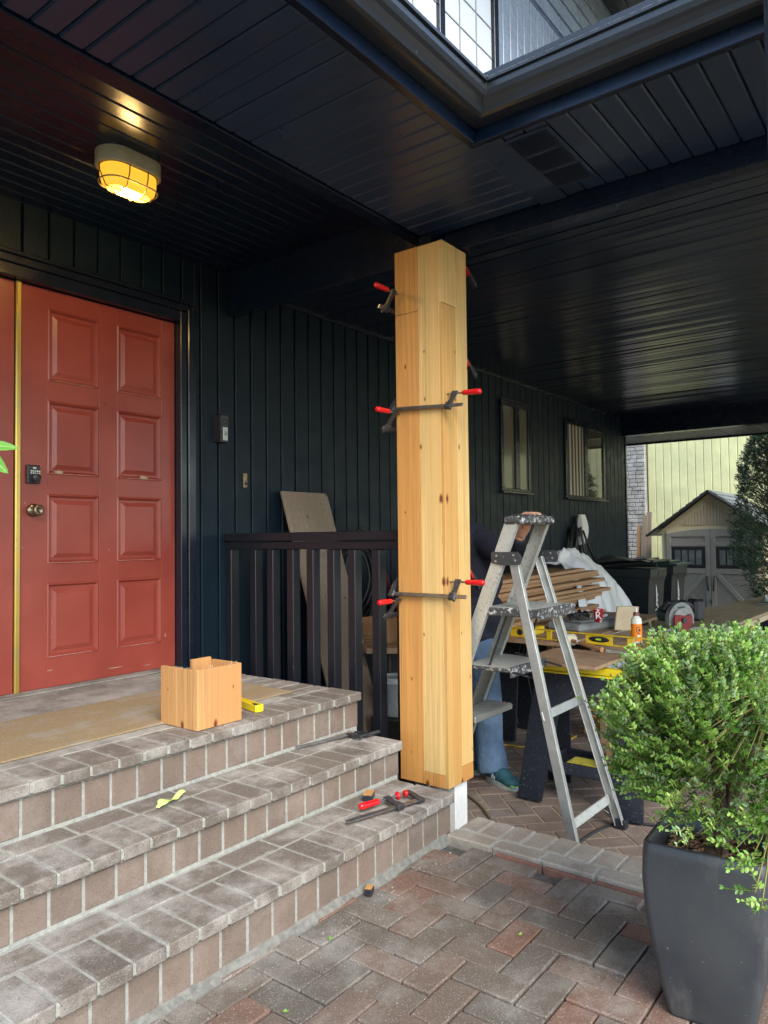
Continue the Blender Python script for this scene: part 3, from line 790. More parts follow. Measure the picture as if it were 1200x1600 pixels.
# ================================================================== CLAMPS
def clamp(label, T, L=.36, s=.27, reach=.085, group=None, ext=0., name='bar_clamp'):
    c = local(name, label, 'clamp', group)
    b = MB(); b.box(-.005, L, -.0095, .0095, -.0032, .0032, .0008); b.build('bar', m_steel, c)
    b = MB()
    b.box(-.020, .012, -.016, .016, -.008, .008, .003); b.prism([(-.018, .010), (.010, .010), (.004, reach-.015), (.008, reach+.012), (-.012, reach+.012), (-.020, reach*.6)], .011, Matrix.Translation((0, 0, -.0055)))
    b.build('fixed_jaw', m_iron, c)
    b = MB(); b.lathe([(0, .006), (.012, .006), (.014, .002), (.014, -.004), (0, -.004)], 16, 0, frame((.014, reach, 0), (0, 1, 0), (0, 0, 1)) ); b.build('pad', m_redpl, c)
    b = MB(); T2 = Matrix.Translation((s, 0, 0))
    b.box(-.016, .018, -.018, .018, -.010, .010, .003, 0, T2); b.box(.012, .024, -.026, -.010, -.007, .007, .003, 0, T2)
    b.prism([(-.012, .012), (.014, .012), (.014, reach-.012), (.016, reach+.012), (-.014, reach+.012), (-.012, reach-.014), (-.004, reach*.5)], .012, T2 @ Matrix.Translation((0, 0, -.006)))
    b.build('sliding_jaw', m_iron, c)
    b = MB(); b.tube([(s-.045-ext, reach, 0), (s+.055, reach, 0)], .0048, 8); b.build('screw', m_steel, c)
    b = MB(); b.lathe([(0, .006), (.010, .006), (.016, .001), (.016, -.005), (0, -.006)], 18, 0, Matrix.Translation((s-.048-ext, reach, 0)) @ Matrix.Rotation(PI/2, 4, 'Y')); b.build('pad', m_redpl, c)
    b = MB(); Th = Matrix.Translation((s+.045, reach, 0)) @ Matrix.Rotation(PI/2, 4, 'Y')
    b.lathe([(0, 0), (.008, 0), (.0115, .004), (.0125, .018), (.0118, .03), (.013, .05), (.0135, .085), (.012, .096), (.006, .099), (0, .098)], 12, 0, Th); b.build('handle', m_redpl, c)
    c.matrix_world = T
    return c
m_bracket = simple('dark_bracket_plastic', (.03, .032, .035), .5, col2=(.45, .46, .45), sc=60, lo=.62, hi=.68)
G = 'bar clamps gripping the cedar pillar'
yb = lambda z: None
def P(px, py, ax, v): return at(px, py, ax, v)
# two clamps whose bar crosses the left face
b0 = P(622, 639, 0, 2.858); b1 = P(722, 632, 0, 2.858)
d = (b1-b0).normalized()
c1 = clamp('bar clamp crossing left face of the pillar at mid height, higher of the two', frame(b0 + d*-.035, d, (.62, 0, .8)), .40, (P(700, 633, 0, 2.858)-b0).length+.035, .080, G)
b0 = P(622, 928, 0, 2.858); b1 = P(728, 933, 0, 2.858); d = (b1-b0).normalized()
c2 = clamp('bar clamp crossing left face of the pillar near railing height, lower of the two', frame(b0 + d*-.035, d, (.62, 0, .8)), .42, (P(706, 932, 0, 2.858)-b0).length+.035, .080, G)
def xclamp(label, padpx, barpx, rpx):
    pad = P(padpx[0], padpx[1], 0, CX0-.012); pad.y = min(pad.y, CY1-.02)
    a = P(barpx[0], barpx[1], 1, CY1+.03)             # bar tip, sticks out to the left
    r = P(rpx[0], rpx[1], 0, CX1+.02)
    e = Vector((CX1+.015, CY1+.03, a.z))
    d = (a-e); L = d.length; d.normalize()
    s = (Vector((CX0, CY1+.03, 0)) - Vector((e.x, e.y, 0))).length + .035
    up = Vector((0, -.55, .83))
    return clamp(label, frame(e, d, up), L, s, .085, G)
xclamp('highest clamp on the pillar, with its red handle sticking out near the ceiling beam', (621, 460), (592, 478), (735, 432))
xclamp('clamp with red handle at left edge of the pillar, just below the higher crossing bar', (625, 652), (598, 668), (736, 575))
xclamp('clamp with red handle left of the pillar, at the height of the railing top', (634, 938), (600, 962), (740, 888))
# black spring jaws gripping the right edge
def jaw(label, top, bot):
    a = P(*top, 1, CY0+.05); b_ = P(*bot, 1, CY0+.05); d = (b_-a).normalized()
    c = local('spring_clamp', label, 'clamp', 'spring clamps on the right edge of the pillar'); T = frame(a, d, (1, 0, 0))
    L = (b_-a).length
    b = MB(); b.prism([(0, -.004), (L*.35, .002), (L, .010), (L, .036), (L*.85, .040), (L*.4, .026), (0, .012)], .014, Matrix.Translation((0, 0, -.007))); b.build('jaw_body', m_black, c)
    b = MB(); b.prism([(-.006, -.008), (L*.34, -.004), (L*.34, .008), (-.006, .006)], .016, Matrix.Translation((0, 0, -.008))); b.build('rubber_tip', m_redpl, c)
    b = MB(); b.tube([(L*.86, .026, -.011), (L*.86, .026, .011)], .006, 10); b.build('rivet', m_steel, c)
    c.matrix_world = T
jaw('black clamp jaw with red tip at the top right edge of the pillar', (727, 419), (740, 453))
jaw('black clamp jaw with red tip on pillar right edge, above the mid bar', (727, 561), (740, 594))
jaw('black clamp jaw with red tip on right edge of the pillar beside the ladder rail', (733, 892), (746, 924))
# loose clamps on the steps
a = P(535, 1288, 2, .190); b_ = P(655, 1251, 2, .190); d = (a-b_).normalized()
clamp('loose bar clamp with red handle lying on the lowest step', frame(b_ + Vector((0, 0, .004)), d, (-.25, .95, .12)), .36, .105, .070)
# handle side needs to point along the bar: done by the frame
a = P(465, 1166, 2, .347); b_ = P(552, 1146, 2, .347); d = (a-b_).normalized()
c = local('sliding_clamp', 'loose black bar clamp without red handle lying on the middle step', 'clamp')
b = MB(); b.box(0, .34, -.008, .008, -.003, .003, .001); b.build('bar', m_steel, c)
b = MB(); b.prism([(-.012, -.012), (.012, -.012), (.012, .03), (.004, .075), (-.010, .075), (-.014, .03)], .014, Matrix.Translation((0, 0, -.007))); b.build('fixed_jaw', m_black, c)
b = MB(); b.prism([(.032, -.012), (.060, -.012), (.058, .03), (.046, .078), (.034, .078), (.034, .03)], .014, Matrix.Translation((0, 0, -.007))); b.build('sliding_jaw', m_black, c)
b = MB(); b.tube([(.045, .064, 0), (-.07, .068, .002)], [.006, .009], 10); b.build('handle', m_black, c)
c.matrix_world = frame(b_ + Vector((.02, -.01, 0)), d, (.1, -.9, .05))

# ================================================================== THINGS ON THE PORCH
mat_ = MB(); mat_.box(.25, 2.58, 2.555, 3.12, .5040, .512, .004)
solo(mat_, 'door_mat', m_coir, 'long dusty brown coir mat lying on the landing in front of the red door', 'mat')
bx = thing('wooden_offcut_box', (1.95, 2.45, .512), 'open cedar box offcut standing on the top step, knots on its boards', 'box')
x0, x1, y0, y1, zt = 1.840, 2.068, 2.345, 2.575, .740; zq = .5065
for (a, c_, e, f_) in ((x0, x0+.017, y0+.018, y0+.128), (x0, x0+.017, y0+.129, y1), (x0, x0+.105, y0, y0+.017), (x0+.106, x1, y0, y0+.017), (x1-.017, x1, y0+.018, y0+.175)):
    b = MB(); b.box(a, c_, e, f_, zq if e > 2.4 or True else 0, zt+random.uniform(-.003, .003), .001); b.build('side_board', m_cedarbox, bx)
b = MB(); b.box(x1-.115, x1-.018, y1-.06, y1-.043, zq, zt+.012, .001); b.build('inner_board', m_cedarbox, bx)
b = MB()
for i in range(16):
    u = random.random(); b.beam((x0+(x1-x0)*u, y0+.004+random.random()*.01, zt-.002), (x0+(x1-x0)*u+random.uniform(-.004, .004), y0+.004, zt+random.uniform(.004, .016)), .0012, .0012, (1, 0, 0), .0002)
b.build('splinters', m_lumber, bx)
lv = local('spirit_level', 'short yellow spirit level lying on the landing behind the cedar box', 'level')
b = MB(); b.box(0, .27, -.020, .020, 0, .004, .001); b.box(0, .27, -.020, .020, .034, .038, .001) if False else None
b.box(0, .27, -.020, -.016, .004, .030, .001); b.box(0, .27, .016, .020, .004, .030, .001); b.box(0, .004, -.0155, .0155, .004, .030, .001); b.box(.08, .27, -.0155, .0155, .010, .022, .001); b.build('frame', m_yelb, lv)
b = MB(); b.lathe([(0, .028), (.014, .027), (.016, .010)], 18, 0, Matrix.Translation((.045, 0, 0))); b.build('vial_housing', m_black, lv)
lv.matrix_world = frame((2.203, 2.385, .506), (.22, .97, 0), (-.97, .22, 0))
# tape strip
b = MB(); vs = []; fs = []; n = 14
a0 = P(246, 1263, 2, .340); a1 = P(289, 1241, 2, .340)
for i in range(n+1):
    t = i/n; p = a0.lerp(a1, t); w = .016*(1-.75*max(0, t-.45)/.55)*(1 if t > .08 else .4); z = .339+.010*abs(math.sin(t*5.2))+.002
    q = Vector((.35, -.93, 0)); vs += [(p.x+q.x*w, p.y+q.y*w, z), (p.x-q.x*w, p.y-q.y*w, z+.007*math.sin(t*9)+.002), (p.x+q.x*w, p.y+q.y*w, z+.0006), (p.x-q.x*w, p.y-q.y*w, z+.007*math.sin(t*9)+.0026)]
for i in range(n): fs += [(4*i, 4*i+1, 4*i+5, 4*i+4), (4*i+2, 4*i+6, 4*i+7, 4*i+3)]
b.add(vs, fs, 0, True)
solo(b, 'tape_strip', simple('green_tape', (.48, .62, .18), .5), 'curled strip of pale green masking tape on the middle step', 'tape')
b = MB(); T = Matrix.Translation(P(576, 1248, 2, .178)) @ Matrix.Rotation(.5, 4, 'Z')
b.box(-.035, .035, -.020, .020, .0, .024, .002, 1, T); b.box(-.034, .034, -.019, .019, .0242, .026, .0005, 0, T)
solo(b, 'wood_block', [m_cedarbox, m_black], 'small black painted wood block with bare top on the lowest step', 'block')
b = MB(); T = Matrix.Translation(P(577, 1397, 2, .0)) @ Matrix.Rotation(.4, 4, 'Z')
b.box(-.019, .019, -.013, .013, .0, .024, .002, 1, T); b.box(-.018, .018, -.0125, .0125, .0242, .026, .0005, 0, T)
solo(b, 'wood_block', [m_cedarbox, m_black], 'tiny black wood block with bare top on the paving below the steps', 'block')

# ================================================================== LADDER
lad = thing('step_ladder', (3.32, 1.8, FL), 'paint spattered aluminium step ladder standing open behind the cedar pillar', 'ladder')
NX, FX = 3.128, 3.520
def lpart(name, mats, fn):
    b = MB(); fn(b); return b.build(name, mats, lad)
def rail(name, a, c_, w, mi_, h=.022):
    """channel section rail"""
    b = MB(); a = Vector(a); c_ = Vector(c_); d = (c_-a).normalized(); y = Vector((1, 0, 0)).cross(d).normalized()
    b.beam(a, c_, .006, w, y, .001)
    off = y*(w/2-.003); sx = Vector((h/2 if a.x < 3.3 else -h/2, 0, 0))
    for s_ in (-1, 1): b.beam(a+off*s_+sx*1.15, c_+off*s_+sx*1.15, h, .0055, y, .001)
    return b.build(name, mi_, lad)
# front (climbing) rails: foot y=2.17, top y~1.64
rail('rail', (NX, 2.235, FL+.02), (NX, 1.645, 1.325), .066, m_aluspat)
rail('rail', (FX, 2.28, FL+.02), (FX-.06, 1.64, 1.32), .066, m_aluspat)
# rear rails
rail('rail', (NX-.05, 1.340, FL+.02), (NX+.01, 1.650, 1.140), .044, m_alu)
rail('rail', (FX+.035, 1.315, FL+.02), (FX-.015, 1.690, 1.140), .044, m_alu)
for (x, y) in ((NX-.05, 1.335), (FX+.037, 1.31), (NX, 2.24), (FX, 2.285)):
    b = MB(); b.box(x-.022, x+.022, y-.028, y+.028, FL+.0005, FL+.045, .005); b.build('rubber_foot', m_blackdusty, lad)
b = MB(); b.box(NX-.015, FX-.07, 1.575, 1.685, 1.305, 1.345, .010); b.box(NX+.02, FX-.10, 1.60, 1.66, 1.346, 1.352, .003); b.build('top_cap', m_spat, lad)
for x in (NX-.012, FX+.0): 
    b = MB(); T = frame((x, 1.655, 1.115), (0, 1, 0), (0, 0, 1)); b.prism([(-.050, .0), (.040, -.004), (.098, .006), (.100, .052), (.092, .060), (-.040, .060), (-.058, .03)], .013, T)
    br = b.build('hinge_bracket', m_bracket, lad)
    b = MB()
    for (u, v) in ((.075, .015), (.07, .042), (-.03, .02), (-.02, .045)): b.tube([(x-.003, 1.655+u, 1.115+v), (x+.016, 1.655+u, 1.115+v)], .005, 8)
    b.build('rivets', m_alu, br)
# steps: y range, z, (front edge spattered)
b = MB(); b.box(NX+.004, FX-.004, 1.515, 1.815, .868, .908, .005); b.box(NX+.004, FX-.004, 1.505, 1.514, .862, .912, .003); b.box(NX+.01, FX-.01, 1.535, 1.795, .9085, .911, .001, 1); b.build('step', [m_spat, m_aluspat], lad)
b = MB(); b.box(NX+.004, FX-.004, 1.675, 1.93, .602, .622, .005); b.box(NX+.004, FX-.004, 1.666, 1.6745, .578, .624, .003)
b.box(NX+.01, FX-.01, 1.69, 1.92, .6225, .625, .001, 1); b.build('step', [m_spat, m_aluspat], lad)
b = MB(); b.box(NX+.004, FX-.004, 1.865, 2.02, .338, .368, .004)
for k in range(6): b.box(NX+.01, FX-.01, 1.875+.025*k, 1.885+.025*k, .3685, .372, .001)
b.build('step', m_alu, lad)
# cross braces between rear rails
for z_, yn, yf in ((.430, 1.495, 1.495), (-.035, 1.375, 1.365)):
    b = MB(); b.beam((NX-.03, yn, z_), (FX+.02, yf, z_), .012, .042, (0, .28, .96), .002); b.build('cross_brace', m_aluspat if z_ < 0 else m_alu, lad)
# spreader bars
b = MB(); b.beam((NX+.03, 1.70, .87), (NX+.03, 1.80, .615), .006, .018, (1, 0, 0), .002); b.beam((NX+.034, 1.81, .625), (NX+.02, 1.565, .590), .006, .020, (1, 0, 0), .002)
b.build('spreader_bar', m_blackdusty, lad)
b = MB(); b.beam((FX-.03, 1.69, .87), (FX-.03, 1.765, .63), .006, .018, (1, 0, 0), .002); b.beam((FX-.034, 1.83, .64), (FX-.022, 1.575, .592), .006, .020, (1, 0, 0), .002)
b.build('spreader_bar', m_black, lad)
b = MB(); b.tube([(FX-.01, 1.365, -.03), (FX+.01, 1.39, -.085), (FX+.01, 1.36, -.10)], .003, 6); b.build('brace_wire', m_steel, lad)

# ================================================================== SAWHORSES
def sawhorse(label, group='folding sawhorses'):
    h = local('sawhorse', label, 'sawhorse', group); H_ = .713; L = .66; sp = .19
    b = MB(); b.box(-.030, .030, -L/2, L/2, H_-.038, H_, .006); b.box(-.038, .038, -L/2+.01, L/2-.01, H_-.052, H_-.040, .003); b.build('top_bar', m_yelb, h)
    for s_ in (-1, 1):
        Hs = math.hypot(H_-.06, sp-.02)
        T = frame((s_*.022, 0, H_-.05), (0, 1, 0), (s_*(sp-.02), 0, -(H_-.06)))
        poly = [(-L/2+.02, 0), (L/2-.02, 0), (L/2-.03, .10), (L/2-.02, .30), (L/2+.01, Hs), (L/2-.12, Hs), (L/2-.14, .55), (L/2-.145, .50), (L/2-.16, .47), (-L/2+.16, .47), (-L/2+.145, .50), (-L/2+.14, .55), (-L/2+.12, Hs), (-L/2-.01, Hs), (-L/2+.02, .30), (-L/2+.03, .10)]
        # split in convex pieces: header with arch, lower brace, legs
        b = MB(); th = .016
        arch = [( .145*math.cos(t), .20-.10*math.sin(t)) for t in [PI*i/10 for i in range(11)]]
        b.prism([(-L/2+.02, 0), (L/2-.02, 0), (L/2-.03, .10)] + arch[:1] + [(p[0], p[1]) for p in arch[1:]] + [(-L/2+.03, .10)], th, T)
        for q in (-1, 1):
            pts = [(q*(L/2-.03), .1002), (q*.145, .2002), (q*(L/2-.17), .34), (q*(L/2-.13), Hs), (q*(L/2+.005), Hs), (q*(L/2-.012), .34)]
            if q < 0: pts = pts[::-1]
            b.prism(pts, th+.002, T)
            lf = [(q*(L/2-.125), Hs-.002), (q*(L/2-.002), Hs-.002), (q*(L/2-.004), Hs-.05), (q*(L/2-.128), Hs-.05)]
            b.prism(lf if q > 0 else lf[::-1], th+.012, T @ Matrix.Translation((0, 0, -.006)))
            for (u, v) in ((L/2-.06, .42), (L/2-.06, .58), (L/2-.10, .45)):
                b.tube([T @ Vector((q*u, v, -.001)), T @ Vector((q*u, v, th+.004))], .007, 8, 1)
        b.build('leg_frame', [m_blackdusty, m_black], h)
        b = MB(); b.box(-L/2+.14, L/2-.14, .455, .515, .001, th-.001, .004, 0, T); b.build('leg_brace', m_blackdusty, h)
    b = MB(); b.box(-.135, .135, -L/2+.13, L/2-.13, .185, .195, .003); b.box(-.135, -.128, -L/2+.13, L/2-.13, .195, .222, .002); b.box(.128, .135, -L/2+.13, L/2-.13, .195, .222, .002)
    b.box(-.127, .127, -L/2+.13, -L/2+.137, .195, .222, .002); b.box(-.127, .127, L/2-.137, L/2-.13, .195, .222, .002)
    tr = b.build('folding_tray', m_blackdusty, h)
    b = MB(); b.box(-.07, .07, -.12, .12, .1955, .1975, .0005); b.build('warning_sticker', simple('yellow_label', (.50, .45, .06), .5, col2=(.06, .06, .05), sc=28, lo=.56, hi=.6), tr)
    return h
hA = sawhorse('black sawhorse with yellow top bar right behind the step ladder')
hA.location = (3.83, 1.565, FL)
hB = copy_tree(hA); hB.location = (6.15, 1.50, FL); hB['label'] = 'sawhorse carrying the far end of the long workbench board'
hC = copy_tree(hA); hC.location = (4.75, 2.75, FL); hC.rotation_euler = (0, 0, .05); hC['label'] = 'shadowed sawhorse under the pile of cedar boards near the wall'
hD = copy_tree(hA); hD.location = (7.25, 1.45, FL); hD['label'] = 'sawhorse furthest from the ladder, under the bench end at the right edge of the photo'
# block on the tray
b = MB(); T = Matrix.Translation((3.90, 1.455, .055)) @ Matrix.Rotation(.2, 4, 'Z'); b.box(-.04, .04, -.05, .05, 0, .10, .002, 0, T)
solo(b, 'wood_offcut', m_cedarbox, 'reddish wood offcut resting on the tray of the near sawhorse', 'offcut')
# ================================================================== BENCH
b = MB()
b.prism([(4.10, 1.29), (9.2, 1.17), (9.2, 1.50), (6.7, 1.715), (4.3, 1.80)], .020, Matrix.Translation((0, 0, .578)))
solo(b, 'workbench_board', m_ply, 'long worn plywood workbench top laid across sawhorses under the carport', 'workbench')
b = MB(); b.beam((4.15, 1.300, .556), (9.15, 1.182, .556), .038, .040, (0, 0, 1), .002)
solo(b, 'lumber_rail', m_lumber, 'pale straight lumber under the front edge of the workbench board', 'lumber')
b = MB(); b.box(4.2, 6.1, 1.86, 2.35, .575, .598, .002); b.box(4.9, 4.94, 1.9, 1.94, FL, .574, .003); b.box(4.9, 4.94, 2.28, 2.32, FL, .574, .003); b.box(6.0, 6.04, 1.9, 1.94, FL, .574, .003)
solo(b, 'side_table', m_plyr, 'low side table behind the workbench board, holding tools', 'table')
b = MB(); T = Matrix.Translation((3.89, 1.675, .561)) @ Matrix.Rotation(-.02, 4, 'Z'); b.box(-.25, .25, -.225, .225, 0, .018, .001, 0, T)
solo(b, 'plywood_piece', m_plyr, 'small reddish plywood piece on the yellow bar of the near sawhorse', 'plywood')
b = MB(); b.box(3.83, 4.9, 1.345, 1.385, .545, .5605, .002); solo(b, 'lumber_piece', m_lumber, 'short pale lumber piece poking out beneath the small plywood', 'lumber')
# long yellow level
lv = local('long_level', 'long yellow I-beam spirit level standing on edge across the bench', 'level')
b = MB(); L = 1.2; hh = .062
b.box(0, L, -.012, .012, 0, .006, .001); b.box(0, L, -.012, .012, hh-.006, hh, .001)
x = 0
for (a, c_) in ((0, .14), (.265, .30), (.42, .455), (.53, .70), (.79, .825), (.90, .935), (1.06, 1.2)): b.box(a, c_, -.004, .004, .006, hh-.006, .001)
b.build('level_body', m_yel, lv)
b = MB(); b.ell((.615, 0, hh/2), (.075, .009, .020), 20); b.ell((.07, 0, hh/2), (.026, .009, .022), 16); b.ell((1.13, 0, hh/2), (.026, .009, .022), 16); b.build('vial_housing', m_black, lv)
b = MB(); b.tube([(.60, -.010, hh/2), (.63, -.010, hh/2)], .006, 8); b.build('vial', simple('green_vial', (.45, .6, .05), .2), lv)
pA = P(797, 1000, 2, .610); 
lv.matrix_world = frame((4.31, 2.29, .5995), (-.09, -1, 0), (1, -.09, 0))
b = MB(); b.box(4.18, 4.55, 2.05, 2.36, FL, .5985-.025, .004); 
# mallet
ml = local('mallet', 'mallet with white head and wooden handle lying on the small plywood', 'mallet')
b = MB(); b.lathe([(0, 0), (.030, 0), (.036, .004), (.037, .05), (.036, .086), (.030, .09), (0, .09)], 24, 0, Matrix.Translation((0, -.045, .036)) @ Matrix.Rotation(-PI/2, 4, 'X')); b.build('head', simple('cream_rubber', (.62, .58, .42), .5, col2=(.5, .46, .33), sc=25), ml)
b = MB(); b.tube([(.03, 0, .036), (.07, 0, .034), (.16, 0, .026), (.25, 0, .018), (.292, 0, .016)], [.011, .011, .014, .0155, .0150], 12); hd_ = b.build('handle', wood('handle_wood', (.42, .22, .09), (.34, .17, .07), 0, False), ml)
b = MB(); b.tube([(.085, 0, .0335), (.10, 0, .032)], [.0128, .0130], 12); b.build('paper_label', m_white, hd_)
h0 = P(888, 1008, 2, .585); h1 = P(955, 1021, 2, .585)
ml.matrix_world = frame((h0.x, h0.y, .580), (h1.x-h0.x, h1.y-h0.y, 0), (0, 0, 1)) @ Matrix.Rotation(-PI/2, 4, 'X').inverted() if False else frame((h0.x, h0.y, .580), (h1.x-h0.x, h1.y-h0.y, 0), (-(h1.y-h0.y), h1.x-h0.x, 0))
# glue bottle
bo = P(995, 1004, 2, .598); bt = thing('glue_bottle', tuple(bo), 'upright cream glue bottle with orange label, brown cap and white nozzle on the bench', 'bottle')
Tb = Matrix.Translation(bo) @ Matrix.Scale(1.1, 4)
b = MB(); b.lathe([(0, 0), (.027, 0), (.029, .004), (.029, .118), (.027, .130), (.018, .142), (.013, .148), (.013, .150)], 24, 0, Tb); b.build('bottle_body', simple('cream_plastic', (.70, .72, .60), .35), bt)
b = MB(); b.lathe([(.0295, .010), (.0295, .104)], 28, 0, Tb); lb = b.build('orange_label', simple('orange_label', (.85, .23, .01), .45), bt)
dv = (CAM-bo); dv.z = 0; dv.normalize(); rt = Vector((-dv.y, dv.x, 0))
b = MB()
def onlab(u, v): # point on label, u metres round from the camera side
    a_ = u/.0298; q = dv*math.cos(a_)+rt*math.sin(a_); return bo + q*.0330 + Vector((0, 0, v*1.1))
def patch(mb, u0, u1, v0, v1, mi=0):
    n = 5; vs = []
    for i in range(n+1):
        u = u0+(u1-u0)*i/n; vs += [onlab(u, v0), onlab(u, v1)]
    mb.add(vs, [(2*i, 2*i+2, 2*i+3, 2*i+1) for i in range(n)], mi)
for (u0, u1, v0, v1) in ((.003, .020, .085, .089), (.000, .004, .062, .086), (.004, .010, .056, .062), (.010, .022, .064, .078), (.006, .021, .050, .054)): patch(b, u0, u1, v0, v1)
b.build('label_drawing', m_black, lb)
b = MB(); patch(b, .004, .022, .034, .044); patch(b, -.026, -.012, .012, .026); b.build('label_panel', m_white, lb)
b = MB(); b.lathe([(.0165, .148), (.0165, .163), (.014, .166), (.006, .167)], 18, 0, Tb); b.build('cap', simple('brown_cap', (.16, .045, .02), .4), bt)
b = MB(); b.lathe([(.0065, .166), (.0055, .186), (.004, .192), (0, .193)], 12, 0, Tb); b.build('nozzle', m_white, bt)
# leaning offcut
b = MB(); q = P(982, 985, 2, .6); T = Matrix.Translation((q.x, q.y+.02, .5985)) @ Matrix.Rotation(-.62, 4, 'Z') @ Matrix.Rotation(.16, 4, 'X') @ Matrix.Rotation(.05, 4, 'Y')
b.box(-.085, .085, 0, .014, .001, .165, .001, 0, T); solo(b, 'plywood_offcut', m_lumber, 'square light plywood offcut propped upright behind the glue bottle', 'offcut')
# circular saw
cs_ = local('circular_saw', 'cordless circular saw with red guard and black battery resting on the bench', 'saw')
m_sawgreen = simple('dark_teal_plastic', (.015, .06, .06), .4, col2=(.05, .09, .09), sc=30)
m_sawgrey = simple('cast_grey_metal', (.26, .28, .26), .45, .5, col2=(.18, .19, .18), sc=30)
b = MB(); b.box(-.14, .15, -.075, .06, 0, .005, .002); b.box(-.14, .15, -.078, -.0755, .0, .013, .001); b.build('base_plate', m_sawgrey, cs_)
T = frame((0, -.048, .062), (1, 0, 0), (0, 0, 1))
b = MB(); arc = [(.085*math.cos(a_), .085*math.sin(a_)) for a_ in [math.radians(-10+20*i) for i in range(11)]]; b.prism(arc+[(-.085, -.03), (.085, -.03)], .028, T @ Matrix.Translation((0, 0, -.006))); gd = b.build('upper_guard', m_sawgrey, cs_)
b = MB(); text_mesh('makita', .020, T @ Matrix.Translation((.0, .060, .0225)), b); b.build('lettering', m_black, gd)
b = MB(); arc = [(.066*math.cos(a_), .066*math.sin(a_)) for a_ in [2*PI*i/20 for i in range(20)]]; b.prism(arc, .008, T @ Matrix.Translation((-.004, -.012, .0225))); b.build('blade', m_steel, cs_)
b = MB(); arc = [(.062*math.cos(a_), .062*math.sin(a_)) for a_ in [math.radians(150+24*i) for i in range(11)]]; b.prism(arc+[(.02, .02), (-.02, .03)], .010, T @ Matrix.Translation((-.004, -.008, .031))); b.build('lower_guard', simple('red_guard', (.24, .008, .014), .4, col2=(.14, .008, .012), sc=25), cs_)
b = MB(); b.tube([T @ Vector((-.004, -.008, .03)), T @ Vector((-.004, -.008, .050))], .014, 14); b.build('blade_bolt', m_iron, cs_)
b = MB(); b.tube([(.03, 0, .11), (.07, .0, .135), (.12, .0, .125), (.155, .0, .095), (.16, .0, .07)], [.024, .021, .019, .022, .026], 10); b.tube([(-.06, .0, .10), (-.03, .0, .135), (.04, .0, .13)], [.018, .018, .02], 10); b.build('handle', m_black, cs_)
b = MB(); b.tube([(-.0, -.02, .075), (0, .07, .075)], .042, 16); b.tube([(.0, .0, .075), (.13, .0, .06)], [.04, .03], 12); b.build('motor_housing', m_sawgreen, cs_)
b = MB(); b.box(.135, .205, -.038, .038, .035, .155, .014); b.build('battery', m_black, cs_)
sq = P(1018, 978, 2, .6); cs_.matrix_world = frame((5.22, 1.54, .600), (.86, -.50, 0), (.50, .86, 0)) @ Matrix.Scale(1.28, 4)
# small sander at the right
sn = thing('hand_sander', (7.45, 1.36, .6), 'small grey hand sander at the right end of the workbench board', 'sander')
b = MB(); b.box(7.40, 7.75, 1.32, 1.42, .598, .612, .004); b.build('sanding_plate', m_sawgrey, sn)
b = MB(); b.tube([(7.43, 1.36, .615), (7.44, 1.36, .66), (7.42, 1.36, .69)], [.04, .022, .008], 10); b.build('knob', m_sawgrey, sn)
b = MB(); b.tube([(7.58, 1.36, .63), (7.80, 1.36, .635)], [.03, .028], 10); b.build('body', simple('olive_plastic', (.20, .20, .03), .4, col2=(.03, .03, .03), sc=14), sn)
# tool case and cup
tc_ = thing('tool_case', (4.95, 2.05, .6), 'flat grey tool case with dark tools piled on it behind the bench', 'tool case')
b = MB(); T = Matrix.Translation((4.98, 2.05, .5985)) @ Matrix.Rotation(-.25, 4, 'Z')
b.box(-.26, .28, -.14, .14, 0, .055, .014, 0, T); b.box(-.20, .20, -.11, .11, .056, .07, .006, 0, T); b.build('case_body', simple('grey_case', (.20, .21, .205), .45, col2=(.30, .31, .30), sc=20), tc_)
b = MB()
for i in range(16):
    a_ = Vector((random.uniform(-.24, .0), random.uniform(-.08, .10), .078+random.random()*.02)); b_2 = a_ + Vector((random.uniform(-.08, .12), random.uniform(-.06, .06), random.uniform(0, .035)))
    b.tube([T @ a_, T @ ((a_+b_2)/2+Vector((0, 0, .015))), T @ b_2], random.uniform(.006, .012), 6)
b.build('tangled_tools', m_black, tc_)
b = MB()
for i in range(10):
    c0 = T @ Vector((random.uniform(.02, .20), random.uniform(-.05, .05), .076)); b.ell(c0, (.022, .018, .010), 8)
b.build('crumpled_rag', m_white, tc_)
yb_ = MB(); yb_.box(4.42, 4.56, 2.17, 2.23, .5985, .650, .006); solo(yb_, 'yellow_clamp_block', m_yel, 'small yellow tool block left of the grey tool case', 'tool')
cp = P(935, 972, 2, .672); cup = thing('paper_cup', tuple(cp), 'red and white paper cup printed with a letter standing on the tool case', 'cup')
Tc = Matrix.Translation(cp)
b = MB(); b.lathe([(0, 0), (.024, 0), (.034, .085), (.0355, .087), (.033, .087), (.0325, .082), (.023, .004), (0, .004)], 24, 0, Tc); b.build('cup_body', simple('red_print', (.42, .01, .02), .5, col2=(.75, .72, .70), sc=18, lo=.5, hi=.55), cup)
dv = CAM-cp; dv.z = 0; dv.normalize()
b = MB(); text_mesh('R', .070, frame(cp+dv*.0315+Vector((0, 0, .045)), Vector((-dv.y, dv.x, 0)), Vector((0, 0, 1))), b, 0, .001); b.build('printed_letter', m_white, cup)
